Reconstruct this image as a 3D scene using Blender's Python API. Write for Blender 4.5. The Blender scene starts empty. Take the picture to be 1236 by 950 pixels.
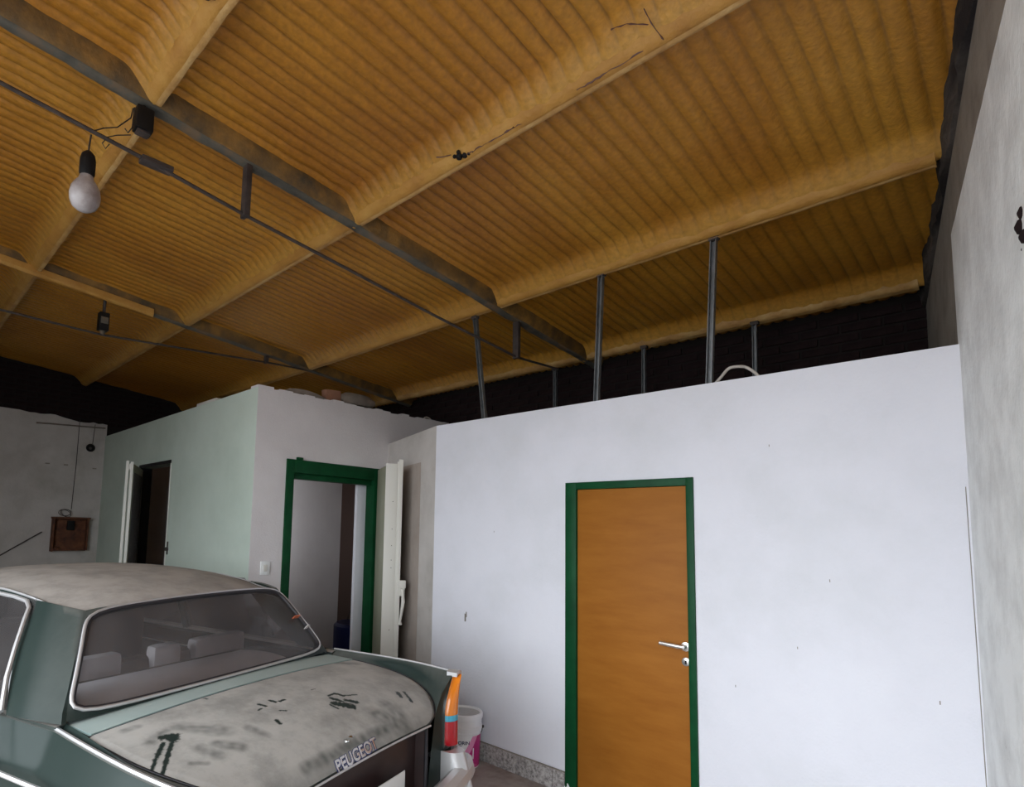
import bpy, bmesh, math, random
from mathutils import Vector, Matrix, noise
random.seed(4)
PI = math.pi
scene = bpy.context.scene
COL = scene.collection

# ---------------------------------------------------------------- camera
cam_d = bpy.data.cameras.new('camera'); cam = bpy.data.objects.new('camera', cam_d); COL.objects.link(cam)
yaw, pitch, roll = .8167, .0976, -.0258
Rc = Matrix.Rotation(yaw, 3, 'Z') @ Matrix.Rotation(pitch, 3, 'X') @ Matrix.Rotation(roll, 3, 'Y')
right, fwd, up = Rc.col[0], Rc.col[1], Rc.col[2]
m = Matrix.Identity(4)
for i in range(3):
    m[i][0], m[i][1], m[i][2] = right[i], up[i], -fwd[i]
m.translation = Vector((0, 0, 1.70))
cam.matrix_world = m
cam_d.sensor_width = 36; cam_d.lens = 709.25 / 1236 * 36
cam_d.shift_x = (618 - 507.06) / 1236; cam_d.shift_y = (570 - 475) / 1236
cam_d.clip_start = .02
scene.camera = cam

# ---------------------------------------------------------------- world: overcast daylight that enters by the open gateway
w = bpy.data.worlds.new('world'); scene.world = w; w.use_nodes = True
bg = w.node_tree.nodes['Background']; bg.inputs[0].default_value = (.87, .94, 1.0, 1); bg.inputs[1].default_value = 7.2
# portal across the open gateway in the street wall (x -4.2 .. 1.3, z 0 .. 3.3 at y -1.3): guides the sampling of the sky, gives no light itself
pl_d = bpy.data.lights.new('gateway_portal', 'AREA'); pl_d.shape = 'RECTANGLE'; pl_d.size = 5.5; pl_d.size_y = 3.3
pl_d.cycles.is_portal = True
pl_o = bpy.data.objects.new('gateway_portal', pl_d); pl_o.location = (-1.45, -1.42, 1.65); pl_o.rotation_euler = (PI/2, 0, 0); COL.objects.link(pl_o)
scene.view_settings.view_transform = 'Standard'; scene.view_settings.look = 'None'
scene.view_settings.exposure = -.1; scene.view_settings.gamma = 1; scene.view_settings.use_curve_mapping = False

# ---------------------------------------------------------------- materials
def newmat(name):
    mt = bpy.data.materials.new(name); mt.use_nodes = True
    return mt, mt.node_tree, mt.node_tree.nodes['Principled BSDF']
def plain(name, c, rough=.6, metal=0, **kw):
    mt, t, b = newmat(name)
    b.inputs['Base Color'].default_value = (*c, 1); b.inputs['Roughness'].default_value = rough; b.inputs['Metallic'].default_value = metal
    for k, v in kw.items(): b.inputs[k.replace('_', ' ')].default_value = v
    return mt
def noisy(name, stops, scale=3, detail=6, rough=.8, bump=.0, bscale=60, stretch=(1, 1, 1), metal=0, dist=0):
    mt, t, b = newmat(name); N, L = t.nodes, t.links
    tc = N.new('ShaderNodeTexCoord'); mp = N.new('ShaderNodeMapping'); mp.inputs['Scale'].default_value = stretch
    L.new(tc.outputs['Object'], mp.inputs[0])
    n = N.new('ShaderNodeTexNoise'); n.inputs['Scale'].default_value = scale; n.inputs['Detail'].default_value = detail; n.inputs['Distortion'].default_value = dist
    n.inputs['Roughness'].default_value = .62
    L.new(mp.outputs[0], n.inputs['Vector'])
    cr = N.new('ShaderNodeValToRGB'); e = cr.color_ramp.elements
    while len(e) < len(stops): e.new(.5)
    for k, (p, c) in enumerate(stops): e[k].position = p; e[k].color = (*c, 1)
    L.new(n.outputs[0], cr.inputs[0]); L.new(cr.outputs[0], b.inputs['Base Color'])
    b.inputs['Roughness'].default_value = rough; b.inputs['Metallic'].default_value = metal
    if bump:
        n2 = N.new('ShaderNodeTexNoise'); n2.inputs['Scale'].default_value = bscale; n2.inputs['Detail'].default_value = 5
        L.new(tc.outputs['Object'], n2.inputs['Vector'])
        bp = N.new('ShaderNodeBump'); bp.inputs['Strength'].default_value = bump; bp.inputs['Distance'].default_value = .01
        L.new(n2.outputs[0], bp.inputs['Height']); L.new(bp.outputs[0], b.inputs['Normal'])
    return mt
M = {}
M['wall_white'] = noisy('white_plaster', [(.3, (.68, .68, .72)), (.5, (.74, .735, .79)), (.7, (.77, .765, .815))], 1.3, 8, .75, .25, 90)
M['wall_pink'] = noisy('warm_plaster', [(.3, (.64, .60, .60)), (.55, (.70, .665, .665)), (.7, (.73, .70, .70))], 1.6, 8, .8, .25, 80)
M['wall_mint'] = noisy('mint_plaster', [(.3, (.52, .60, .52)), (.55, (.60, .68, .60)), (.75, (.65, .73, .65))], 1.1, 8, .85, .25, 80)
M['wall_old'] = noisy('old_lime_plaster', [(.3, (.44, .405, .37)), (.5, (.55, .51, .48)), (.7, (.62, .58, .55))], 2.2, 9, .9, .4, 40)
M['wall_bare'] = noisy('bare_render', [(.3, (.20, .175, .15)), (.5, (.27, .24, .205)), (.72, (.33, .295, .25))], 5, 9, .95, .5, 60)
M['wall_dirty_white'] = noisy('whitewash', [(.24, (.34, .30, .28)), (.33, (.70, .71, .70)), (.6, (.88, .90, .89))], 4.5, 9, .85, .5, 45)
M['brick_dark'] = noisy('dark_brick', [(.3, (.010, .006, .007)), (.6, (.024, .014, .014)), (.8, (.045, .028, .026))], 7, 8, .95, .6, 50)
M['mortar_dark'] = plain('dark_mortar', (.02, .016, .015), .95)
M['plaster_brown'] = noisy('brownish_plaster', [(.3, (.36, .30, .26)), (.6, (.43, .365, .32))], 3, 7, .85, .3, 60)
M['room_shade'] = plain('dark_brown_room_shade', (.09, .055, .045), .9)  # shade at the right end of the back room, put into the wall colour
M['floor'] = noisy('worn_terrazzo', [(.3, (.22, .175, .155)), (.5, (.36, .31, .285)), (.7, (.46, .41, .385))], 5, 10, .65, .2, 90)
M['granite'] = noisy('speckled_skirting', [(.34, (.13, .12, .115)), (.5, (.33, .30, .29)), (.66, (.50, .47, .45))], 55, 6, .6, .1, 120)
M['pavement'] = noisy('pavement', [(.3, (.27, .26, .25)), (.7, (.35, .34, .33))], 3, 5, .9)
def matte(*names):
    for n_ in names: M[n_].node_tree.nodes['Principled BSDF'].inputs['Specular IOR Level'].default_value = .15
M['green_paint'] = noisy('green_gloss_paint', [(.3, (.003, .042, .014)), (.7, (.005, .066, .022))], 6, 5, .42, .15, 30)
M['door_wood'] = noisy('orange_veneer', [(.3, (.275, .095, .012)), (.5, (.31, .112, .015)), (.72, (.35, .131, .019))], 2.2, 9, .5, .05, 60, (1.2, 1, 6))
M['door_edge'] = plain('cream_door_enamel', (.70, .68, .62), .45)
M['olive'] = noisy('olive_enamel', [(.3, (.29, .29, .20)), (.7, (.36, .36, .26))], 3, 6, .55)
M['alu'] = plain('brushed_aluminium', (.72, .70, .67), .32, .85)
M['galv'] = noisy('galvanised_steel', [(.3, (.16, .165, .17)), (.7, (.27, .28, .29))], 12, 5, .5, 0, 60, (1, 1, 1), .6)
M['steel_dark'] = noisy('rusted_dark_steel', [(.3, (.028, .020, .018)), (.55, (.055, .042, .038)), (.75, (.10, .062, .045))], 14, 7, .7, .3, 60)
M['steel_grey'] = noisy('dusty_grey_steel', [(.32, (.05, .048, .04)), (.5, (.10, .09, .07)), (.62, (.17, .11, .06)), (.75, (.24, .13, .055))], 5, 8, .75, .4, 40)
M['black'] = plain('black_plastic', (.012, .011, .011), .5)
M['rubber'] = plain('rubber_seal', (.022, .02, .024), .55)
M['wire'] = plain('black_cable', (.03, .025, .022), .6)
M['hose'] = plain('pale_hose', (.48, .44, .40), .5)
M['chrome'] = plain('chrome', (.78, .77, .76), .2, 1)
M['chrome_dull'] = plain('dull_chrome', (.62, .61, .61), .42, .65)
M['white_plastic'] = plain('white_plastic', (.93, .93, .95), .35)
M['grey_lid'] = noisy('grey_plastic_lid', [(.3, (.42, .41, .40)), (.7, (.54, .53, .52))], 9, 4, .5)
M['magenta'] = plain('magenta_print', (.52, .025, .20), .4)
M['pink'] = plain('pink_print', (.80, .30, .52), .4)
M['navy'] = plain('navy_print', (.03, .04, .12), .5)
M['skyblue'] = plain('light_blue_print', (.35, .60, .78), .5)
M['brown'] = plain('brown_print', (.12, .05, .04), .5)
M['blue_plastic'] = plain('blue_plastic', (.006, .009, .05), .45)
M['rust_box'] = noisy('rusty_brown_wood', [(.3, (.05, .02, .012)), (.5, (.13, .045, .02)), (.7, (.22, .085, .035))], 9, 8, .8, .4, 50)
M['debris'] = noisy('dusty_board', [(.3, (.14, .12, .10)), (.7, (.26, .21, .17))], 7, 6, .9, .3, 50)
M['debris_red'] = noisy('broken_tile', [(.3, (.22, .10, .06)), (.7, (.32, .16, .10))], 7, 6, .9, .3, 50)
M['seat'] = noisy('dusty_grey_vinyl', [(.3, (.48, .46, .47)), (.7, (.60, .58, .60))], 5, 5, .7, .1)
M['seat_dark'] = plain('dark_interior', (.05, .043, .043), .8)
M['shelf'] = noisy('grey_parcel_shelf', [(.3, (.58, .57, .60)), (.7, (.68, .67, .70))], 5, 5, .8)
M['amber'] = plain('amber_lens', (.72, .20, .012), .2, 0, Coat_Weight=.5)
M['red_lens'] = plain('red_lens', (.42, .01, .018), .2, 0, Coat_Weight=.5)
M['blue_lens'] = plain('pale_blue_reflector', (.05, .36, .50), .2, 0, Coat_Weight=.5)
M['plate'] = plain('white_number_plate', (.80, .80, .78), .4)
M['mirror_red'] = plain('reddish_mirror_case', (.36, .10, .07), .5)
M['sticker'] = plain('orange_sticker', (.60, .16, .07), .6)
M['sticker_w'] = plain('white_sticker', (.65, .60, .58), .6)
M['mat_tyre'] = plain('tyre_rubber', (.025, .025, .025), .85)
M['glow_white'] = noisy('dusty_bulb_glass', [(.35, (.22, .18, .175)), (.6, (.42, .385, .385))], 9, 5, .3, 0)

matte('green_paint', 'door_wood', 'black', 'brick_dark', 'mortar_dark', 'wall_white', 'wall_mint', 'wall_pink', 'blue_plastic')
def foam_mat():
    mt, t, b = newmat('sprayed_foam'); N, L = t.nodes, t.links
    tc = N.new('ShaderNodeTexCoord')
    mp = N.new('ShaderNodeMapping'); mp.inputs['Scale'].default_value = (1, .35, 1); L.new(tc.outputs['Object'], mp.inputs[0])
    n = N.new('ShaderNodeTexNoise'); n.inputs['Scale'].default_value = .9; n.inputs['Detail'].default_value = 7; n.inputs['Roughness'].default_value = .6
    L.new(mp.outputs[0], n.inputs['Vector'])
    cr = N.new('ShaderNodeValToRGB'); e = cr.color_ramp.elements; e.new(.5)
    for k, (p, c) in enumerate([(.30, (.30, .105, .009)), (.50, (.42, .175, .016)), (.70, (.54, .265, .032))]):
        e[k].position = p; e[k].color = (*c, 1)
    L.new(n.outputs[0], cr.inputs[0])
    a = N.new('ShaderNodeAttribute'); a.attribute_name = 'rib'       # foam on the ribs stayed paler, groove shade put into the colour for depth
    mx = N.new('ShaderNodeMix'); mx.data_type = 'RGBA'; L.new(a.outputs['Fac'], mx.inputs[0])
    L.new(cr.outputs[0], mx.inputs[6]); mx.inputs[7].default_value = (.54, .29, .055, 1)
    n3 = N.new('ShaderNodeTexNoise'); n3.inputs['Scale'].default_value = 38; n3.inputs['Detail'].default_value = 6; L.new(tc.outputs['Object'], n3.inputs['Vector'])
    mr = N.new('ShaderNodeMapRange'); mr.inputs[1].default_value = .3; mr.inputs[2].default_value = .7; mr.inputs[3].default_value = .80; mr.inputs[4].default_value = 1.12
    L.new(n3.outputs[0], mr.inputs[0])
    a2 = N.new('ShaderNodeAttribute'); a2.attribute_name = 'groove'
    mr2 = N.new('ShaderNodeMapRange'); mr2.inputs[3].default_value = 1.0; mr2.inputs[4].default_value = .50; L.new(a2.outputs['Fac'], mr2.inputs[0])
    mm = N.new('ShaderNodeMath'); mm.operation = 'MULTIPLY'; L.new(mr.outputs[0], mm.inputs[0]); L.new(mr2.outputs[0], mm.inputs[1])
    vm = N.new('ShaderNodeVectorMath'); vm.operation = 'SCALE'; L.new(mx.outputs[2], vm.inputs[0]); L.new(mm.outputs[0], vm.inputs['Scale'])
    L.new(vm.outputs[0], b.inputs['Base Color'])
    b.inputs['Roughness'].default_value = .5
    n2 = N.new('ShaderNodeTexNoise'); n2.inputs['Scale'].default_value = 55; n2.inputs['Detail'].default_value = 5; L.new(tc.outputs['Object'], n2.inputs['Vector'])
    bp = N.new('ShaderNodeBump'); bp.inputs['Strength'].default_value = .35; bp.inputs['Distance'].default_value = .01
    L.new(n2.outputs[0], bp.inputs['Height']); L.new(bp.outputs[0], b.inputs['Normal'])
    return mt
M['foam'] = foam_mat()

def paint_mat(name, green, dust, lo, hi, amt=1.0, rough=.32):
    """car paint with dust lying on it: the more a face looks up, the more dust it carries; attribute 'wipe' rubs it off"""
    mt, t, b = newmat(name); N, L = t.nodes, t.links
    g = N.new('ShaderNodeNewGeometry'); sp = N.new('ShaderNodeSeparateXYZ'); L.new(g.outputs['Normal'], sp.inputs[0])
    mr = N.new('ShaderNodeMapRange'); mr.inputs[1].default_value = lo; mr.inputs[2].default_value = hi; mr.inputs[3].default_value = .06 * amt; mr.inputs[4].default_value = amt
    L.new(sp.outputs[2], mr.inputs[0])
    tc = N.new('ShaderNodeTexCoord'); n = N.new('ShaderNodeTexNoise'); n.inputs['Scale'].default_value = 5; n.inputs['Detail'].default_value = 9; n.inputs['Roughness'].default_value = .7
    L.new(tc.outputs['Object'], n.inputs['Vector'])
    r2 = N.new('ShaderNodeMapRange'); r2.inputs[1].default_value = .3; r2.inputs[2].default_value = .55; r2.inputs[3].default_value = .72; r2.inputs[4].default_value = 1
    L.new(n.outputs[0], r2.inputs[0])
    m1 = N.new('ShaderNodeMath'); m1.operation = 'MULTIPLY'; L.new(mr.outputs[0], m1.inputs[0]); L.new(r2.outputs[0], m1.inputs[1])
    a = N.new('ShaderNodeAttribute'); a.attribute_name = 'wipe'
    inv = N.new('ShaderNodeMath'); inv.operation = 'SUBTRACT'; inv.inputs[0].default_value = 1; L.new(a.outputs['Fac'], inv.inputs[1])
    m2 = N.new('ShaderNodeMath'); m2.operation = 'MULTIPLY'; m2.use_clamp = True; L.new(m1.outputs[0], m2.inputs[0]); L.new(inv.outputs[0], m2.inputs[1])
    mx = N.new('ShaderNodeMix'); mx.data_type = 'RGBA'; L.new(m2.outputs[0], mx.inputs[0])
    mx.inputs[6].default_value = (*green, 1)
    cr = N.new('ShaderNodeValToRGB'); cr.color_ramp.elements[0].position = .35; cr.color_ramp.elements[0].color = (*[c * .85 for c in dust], 1)
    cr.color_ramp.elements[1].position = .65; cr.color_ramp.elements[1].color = (*dust, 1); L.new(n.outputs[0], cr.inputs[0])
    L.new(cr.outputs[0], mx.inputs[7]); L.new(mx.outputs[2], b.inputs['Base Color'])
    r3 = N.new('ShaderNodeMapRange'); r3.inputs[3].default_value = rough; r3.inputs[4].default_value = .62; L.new(m2.outputs[0], r3.inputs[0]); L.new(r3.outputs[0], b.inputs['Roughness'])
    return mt
matte_later = 1
GRN = (.014, .0255, .0225); DUST = (.42, .38, .345)
M['paint'] = paint_mat('dusty_green_car_paint', GRN, DUST, .25, .9, .95)
M['paint_clean'] = paint_mat('green_car_paint_thin_dust', (.014, .0255, .0225), (.32, .31, .285), .55, 1.0, .46, .3)
M['paint_lid'] = paint_mat('boot_lid_dusty_paint', (.010, .022, .019), (.47, .45, .42), .2, .85, .97)
M['paint_mint'] = paint_mat('pale_scuttle_paint', (.34, .45, .43), (.42, .46, .44), .3, 1, .6)

matte('paint', 'paint_lid', 'paint_mint'); M['paint_clean'].node_tree.nodes['Principled BSDF'].inputs['Specular IOR Level'].default_value = .12
def glass_mat(name, dust, tint=(.75, .72, .74)):
    mt = bpy.data.materials.new(name); mt.use_nodes = True; t = mt.node_tree; N, L = t.nodes, t.links
    N.remove(N['Principled BSDF']); out = N['Material Output']
    tr = N.new('ShaderNodeBsdfTransparent'); tr.inputs[0].default_value = (*tint, 1)
    gl = N.new('ShaderNodeBsdfGlossy'); gl.inputs['Roughness'].default_value = .08
    df = N.new('ShaderNodeBsdfDiffuse'); df.inputs[0].default_value = (.30, .275, .275, 1)
    fr = N.new('ShaderNodeFresnel'); fr.inputs[0].default_value = 1.35
    a = N.new('ShaderNodeMixShader'); L.new(fr.outputs[0], a.inputs[0]); L.new(tr.outputs[0], a.inputs[1]); L.new(gl.outputs[0], a.inputs[2])
    tc = N.new('ShaderNodeTexCoord'); n = N.new('ShaderNodeTexNoise'); n.inputs['Scale'].default_value = 4; n.inputs['Detail'].default_value = 7; L.new(tc.outputs['Object'], n.inputs['Vector'])
    mr = N.new('ShaderNodeMapRange'); mr.inputs[1].default_value = .3; mr.inputs[2].default_value = .7; mr.inputs[3].default_value = dust * .7; mr.inputs[4].default_value = dust * 1.25
    L.new(n.outputs[0], mr.inputs[0])
    b = N.new('ShaderNodeMixShader'); L.new(mr.outputs[0], b.inputs[0]); L.new(a.outputs[0], b.inputs[1]); L.new(df.outputs[0], b.inputs[2])
    L.new(b.outputs[0], out.inputs[0]); return mt
M['glass_dusty'] = glass_mat('dusty_rear_glass', .22, (.92, .90, .91))
M['glass_side'] = glass_mat('dusty_side_glass', .12, (.85, .85, .85))
M['glass_front'] = glass_mat('windscreen_glass', .10, (.85, .87, .86))
M['glass_pattern'] = noisy('patterned_door_glass', [(.35, (.09, .09, .085)), (.55, (.17, .17, .165)), (.72, (.34, .34, .33))], 11, 6, .25, .8, 30)

# ---------------------------------------------------------------- mesh helpers
class MB:
    def __init__(s): s.v = []; s.f = []
    def add(s, vs, fs):
        o = len(s.v); s.v += [tuple(p) for p in vs]; s.f += [tuple(i + o for i in q) for q in fs]; return s
    def box(s, x0, x1, y0, y1, z0, z1, bev=0):
        if bev:
            bm = bmesh.new(); bmesh.ops.create_cube(bm, size=1)
            for v in bm.verts: v.co = Vector(((x0+x1)/2 + v.co.x*(x1-x0), (y0+y1)/2 + v.co.y*(y1-y0), (z0+z1)/2 + v.co.z*(z1-z0)))
            bmesh.ops.bevel(bm, geom=bm.edges[:], offset=bev, segments=2, affect='EDGES', profile=.6)
            bm.verts.index_update(); s.add([v.co for v in bm.verts], [[v.index for v in f.verts] for f in bm.faces]); bm.free(); return s
        return s.add([(x0,y0,z0),(x1,y0,z0),(x1,y1,z0),(x0,y1,z0),(x0,y0,z1),(x1,y0,z1),(x1,y1,z1),(x0,y1,z1)],
                     [(0,3,2,1),(4,5,6,7),(0,1,5,4),(1,2,6,5),(2,3,7,6),(3,0,4,7)])
    def tube(s, pts, r, n=8, closed=False, cap=True, flat=1):
        pts = [Vector(p) for p in pts]; m_ = len(pts); vs = []; ref = Vector((0, 0, 1))
        rr = r if isinstance(r, (list, tuple)) else [r]*m_
        prev = None
        for i, p in enumerate(pts):
            if closed: t = (pts[(i+1) % m_] - pts[i-1])
            else: t = pts[min(i+1, m_-1)] - pts[max(i-1, 0)]
            t.normalize()
            if prev is None:
                a = t.cross(ref if abs(t.z) < .9 else Vector((1, 0, 0))).normalized()
            else: a = (prev - t*prev.dot(t)).normalized()
            prev = a; b = t.cross(a)
            for k in range(n):
                th = 2*PI*k/n; vs.append(p + a*math.cos(th)*rr[i] + b*math.sin(th)*rr[i]*flat)
        fs = []
        for i in range(m_ if closed else m_-1):
            j = (i+1) % m_
            for k in range(n): fs.append((i*n+k, i*n+(k+1) % n, j*n+(k+1) % n, j*n+k))
        if cap and not closed: fs += [tuple(range(n))[::-1], tuple((m_-1)*n+k for k in range(n))]
        return s.add(vs, fs)
    def lathe(s, prof, n=32, c=(0, 0, 0), axis='Z'):
        vs = []; fs = []
        for r, z in prof:
            for k in range(n):
                th = 2*PI*k/n; x, y = r*math.cos(th), r*math.sin(th)
                p = (x, y, z) if axis == 'Z' else ((x, z, y) if axis == 'Y' else (z, x, y))
                vs.append((p[0]+c[0], p[1]+c[1], p[2]+c[2]))
        for i in range(len(prof)-1):
            for k in range(n): fs.append((i*n+k, i*n+(k+1) % n, (i+1)*n+(k+1) % n, (i+1)*n+k))
        fs += [tuple(range(n))[::-1], tuple((len(prof)-1)*n+k for k in range(n))]
        return s.add(vs, fs)
    def grid(s, fn, nu, nv):
        vs = [fn(i/nu, j/nv) for i in range(nu+1) for j in range(nv+1)]
        return s.add(vs, [(i*(nv+1)+j, (i+1)*(nv+1)+j, (i+1)*(nv+1)+j+1, i*(nv+1)+j+1) for i in range(nu) for j in range(nv)])
    def slab(s, fn, nu, nv, off):
        """closed sheet with thickness: fn(a,b)->point; off(a,b)->vector to the back side"""
        o = len(s.v); s.grid(fn, nu, nv); k = (nu+1)*(nv+1)
        s.v += [tuple(Vector(fn(i/nu, j/nv)) + Vector(off(i/nu, j/nv))) for i in range(nu+1) for j in range(nv+1)]
        s.f += [(o+k+i*(nv+1)+j, o+k+i*(nv+1)+j+1, o+k+(i+1)*(nv+1)+j+1, o+k+(i+1)*(nv+1)+j) for i in range(nu) for j in range(nv)]
        rim = [(i, 0) for i in range(nu)] + [(nu, j) for j in range(nv)] + [(i, nv) for i in range(nu, 0, -1)] + [(0, j) for j in range(nv, 0, -1)]
        for q in range(len(rim)):
            a, b = rim[q], rim[(q+1) % len(rim)]; ia, ib = o+a[0]*(nv+1)+a[1], o+b[0]*(nv+1)+b[1]
            s.f.append((ia, ib, ib+k, ia+k))
        return s
    def prism(s, poly, off):
        n = len(poly); off = Vector(off); vs = [Vector(p) for p in poly] + [Vector(p)+off for p in poly]
        return s.add(vs, [tuple(range(n)), tuple(range(2*n-1, n-1, -1))] + [(i, (i+1) % n, n+(i+1) % n, n+i)[::-1] for i in range(n)])
    def rot(s, ang, c, start=0, axis='Z'):
        R = Matrix.Rotation(ang, 3, axis); c = Vector(c)
        s.v[start:] = [tuple(R @ (Vector(p)-c) + c) for p in s.v[start:]]; return s
    def build(s, name, mat, parent=None, smooth=True, fix=True, ang=35):
        me = bpy.data.meshes.new(name); me.from_pydata(s.v, [], s.f)
        if fix:
            bm = bmesh.new(); bm.from_mesh(me); bmesh.ops.recalc_face_normals(bm, faces=bm.faces[:]); bm.to_mesh(me); bm.free()
        me.materials.append(M[mat] if isinstance(mat, str) else mat)
        if smooth:
            me.polygons.foreach_set('use_smooth', [True]*len(me.polygons)); me.set_sharp_from_angle(angle=math.radians(ang))
        o = bpy.data.objects.new(name, me); COL.objects.link(o)
        if parent is not None: o.parent = parent
        return o
def tag(o, label=None, cat=None, group=None, kind=None):
    for k, v in (('label', label), ('category', cat), ('group', group), ('kind', kind)):
        if v: o[k] = v
    return o
def thing(name, label, cat, loc=(0, 0, 0), rz=0, group=None):
    o = bpy.data.objects.new(name, None); o.location = loc; o.rotation_euler = (0, 0, rz); o.empty_display_size = .1
    COL.objects.link(o); return tag(o, label, cat, group)
def structure(name, loc=(0, 0, 0), rz=0, label=None):
    o = bpy.data.objects.new(name, None); o.location = loc; o.rotation_euler = (0, 0, rz); COL.objects.link(o); return tag(o, label, None, None, 'structure')
def cone_between(mb, a, b, r0, r1=None, n=8): return mb.tube([a, b], [r0, r0 if r1 is None else r1], n)
def text_mesh(txt, size, ext, bold=0, shear=0, align='CENTER'):
    c = bpy.data.curves.new('lettering', 'FONT'); c.body = txt; c.size = size; c.extrude = ext; c.offset = bold; c.shear = shear; c.align_x = align
    o = bpy.data.objects.new('lettering', c); COL.objects.link(o)
    dg = bpy.context.evaluated_depsgraph_get(); me = o.evaluated_get(dg).to_mesh()
    vs = [v.co.copy() for v in me.vertices]; fs = [tuple(p.vertices) for p in me.polygons]
    o.evaluated_get(dg).to_mesh_clear(); bpy.data.objects.remove(o); bpy.data.curves.remove(c)
    return vs, fs

# ================================================================ SETTING
YF = 3.517                     # face of the white partition
XB = -4.731                    # face of the wall with the green-framed doorway
YG = 2.448                     # face of the mint wall
XL = -9.3                      # far left wall
YB = 5.16                      # rear wall
SL = .10
def zlow(y): return 3.48 - SL*(y-3.53)       # underside of the purlins
PUR = [4.86, 3.53, 2.12, .86, -.55]
def xr(y): return -.21 + .165*(YF-y)        # face of the slanting right wall

tag(MB().box(XL-.2, 3.2, -1.5, YB+.1, -.12, 0).build('floor', 'floor', smooth=False), kind='structure')
tag(MB().box(-150, 150, -220, -1.5, -.16, -.02).build('trim_9', 'pavement', smooth=False), kind='structure')

# --- white partition with the door hole (x -2.175..-1.427, z 0..2.0)
DX0, DX1, DZ = -2.262, -1.402, 2.048
wc = structure('wall_center')
mb = MB(); H = 2.594; T = .09
mb.box(-3.552, DX0+.01, YF, YF+T, 0, H); mb.box(DX1-.01, xr(YF)+.02, YF, YF+T, 0, H); mb.box(DX0+.01, DX1-.01, YF, YF+T, DZ-.01, H)
mb.build('plaster_panel', 'wall_white', wc, smooth=False)
# small marks: faint vertical joint by the right corner, pits
mj = MB(); mj.tube([(-.232, YF-.001, 1.95), (-.226, YF-.001, .2)], .0016, 5); mj.build('joint_crack', 'wall_bare', wc)
mj = MB()
for x, z, l in ((-3.18, 1.02, .03), (-3.17, 1.045, .02), (-.36, 1.0, .008), (-1.0, 2.2, .006), (-.9, 1.15, .006), (-2.9, 1.7, .006), (-1.2, .9, .006), (-.75, 1.5, .007)):
    mj.box(x-l*.25, x+l*.25, YF-.0015, YF+.002, z-l, z+l)
tag(mj.build('chip_marks', 'wall_bare', wc, smooth=False), kind='stuff')
# angled wall between the partition and the back room
tag(MB().prism([(-3.552, YF, 0), (-3.552, YF+T, 0), (XB+.0, 4.07, 0), (XB+.0, 3.972, 0)], (0, 0, H)).build('wall_corner', 'wall_bare2' if 'wall_bare2' in M else 'wall_old', smooth=False), kind='structure')
# lower brown patch on the angled wall
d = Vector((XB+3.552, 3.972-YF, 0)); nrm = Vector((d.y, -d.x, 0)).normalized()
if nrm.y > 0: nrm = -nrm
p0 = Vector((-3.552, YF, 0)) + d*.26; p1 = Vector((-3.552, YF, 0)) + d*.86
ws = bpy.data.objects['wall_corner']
MB().prism([p0+nrm*.003, p1+nrm*.003, p1+nrm*.003+Vector((0, 0, 2.31)), p0+nrm*.003+Vector((0, 0, 2.31))], -nrm*.002).build('brown_patch', 'plaster_brown', ws, smooth=False)

# --- wall with the green-framed doorway (faces +X)
d2a, d2b, d2z = 2.765, 3.873, 2.317
mb = MB(); HB = 2.93
wr = structure('wall_inner_right')
mb.box(XB-.14, XB, YG+.0, d2a+.02, 0, HB); mb.box(XB-.14, XB, d2b-.02, YB, 0, HB); mb.box(XB-.14, XB, d2a+.02, d2b-.02, d2z-.02, HB)
mb.build('plaster_panel', 'wall_pink', wr, smooth=False)
mb = MB()                                   # ragged plaster edge along the top
random.seed(2); y = YG
while y < YB-.1:
    l = random.uniform(.05, .16); h = random.uniform(.0, .022); mb.box(XB-.14, XB-.002, y, min(y+l, YB), HB-.003, HB+h); y += l
tag(mb.build('ragged_edge', 'wall_pink', wr, smooth=False), kind='stuff')
# --- mint wall (faces -Y) with its own doorway
g0, g1, gz = -7.70, -6.669, 2.372
mb = MB(); wl = structure('wall_inner_left')
mb.box(XL-.1, g0, YG, YG+.14, 0, HB); mb.box(g1, XB-.14, YG, YG+.14, 0, HB); mb.box(XB-.1401, XB-.002, YG-.002, YG+.0, 0, HB); mb.box(g0, g1, YG, YG+.14, gz, HB)
mb.build('plaster_panel', 'wall_mint', wl, smooth=False)
MB().box(g0-.0, g1+.0, YG-.012, YG+.0, gz+.0, gz+.035).build('lintel_edge', 'black', wl, smooth=False)
tag(MB().box(XL-.01, XL+.012, YG+.14, YB, 0, 2.9).build('wall_room_left', 'wall_pink', smooth=False), kind='structure')
# rooms behind the two doorways
tag(MB().box(-6.66, -6.6, YG+.14, YB, 0, HB).build('wall_room_divider', 'wall_pink', smooth=False), kind='structure')
tag(MB().box(XL, -6.66, YB-.42, YB-.36, 0, 2.9).build('wall_room_back', 'wall_old', smooth=False), kind='structure')
tag(MB().box(-6.6, XB-.14, YB-.42, YB-.36, 0, 2.9).build('wall_room_back', 'room_shade', smooth=False), kind='structure')
rl = bpy.data.lights.new('room_fill_light', 'AREA'); rl.shape = 'RECTANGLE'; rl.size = .7; rl.size_y = 1.1; rl.energy = 8; rl.spread = math.radians(110); rl.color = (.93, .95, 1)  # fill lamp added to brighten the back room; no window is built
rlo = bpy.data.objects.new('room_fill_light', rl); rlo.location = (-5.5, YG+.40, 1.8); rlo.rotation_euler = (PI/2, 0, PI*.40); COL.objects.link(rlo)
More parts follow.
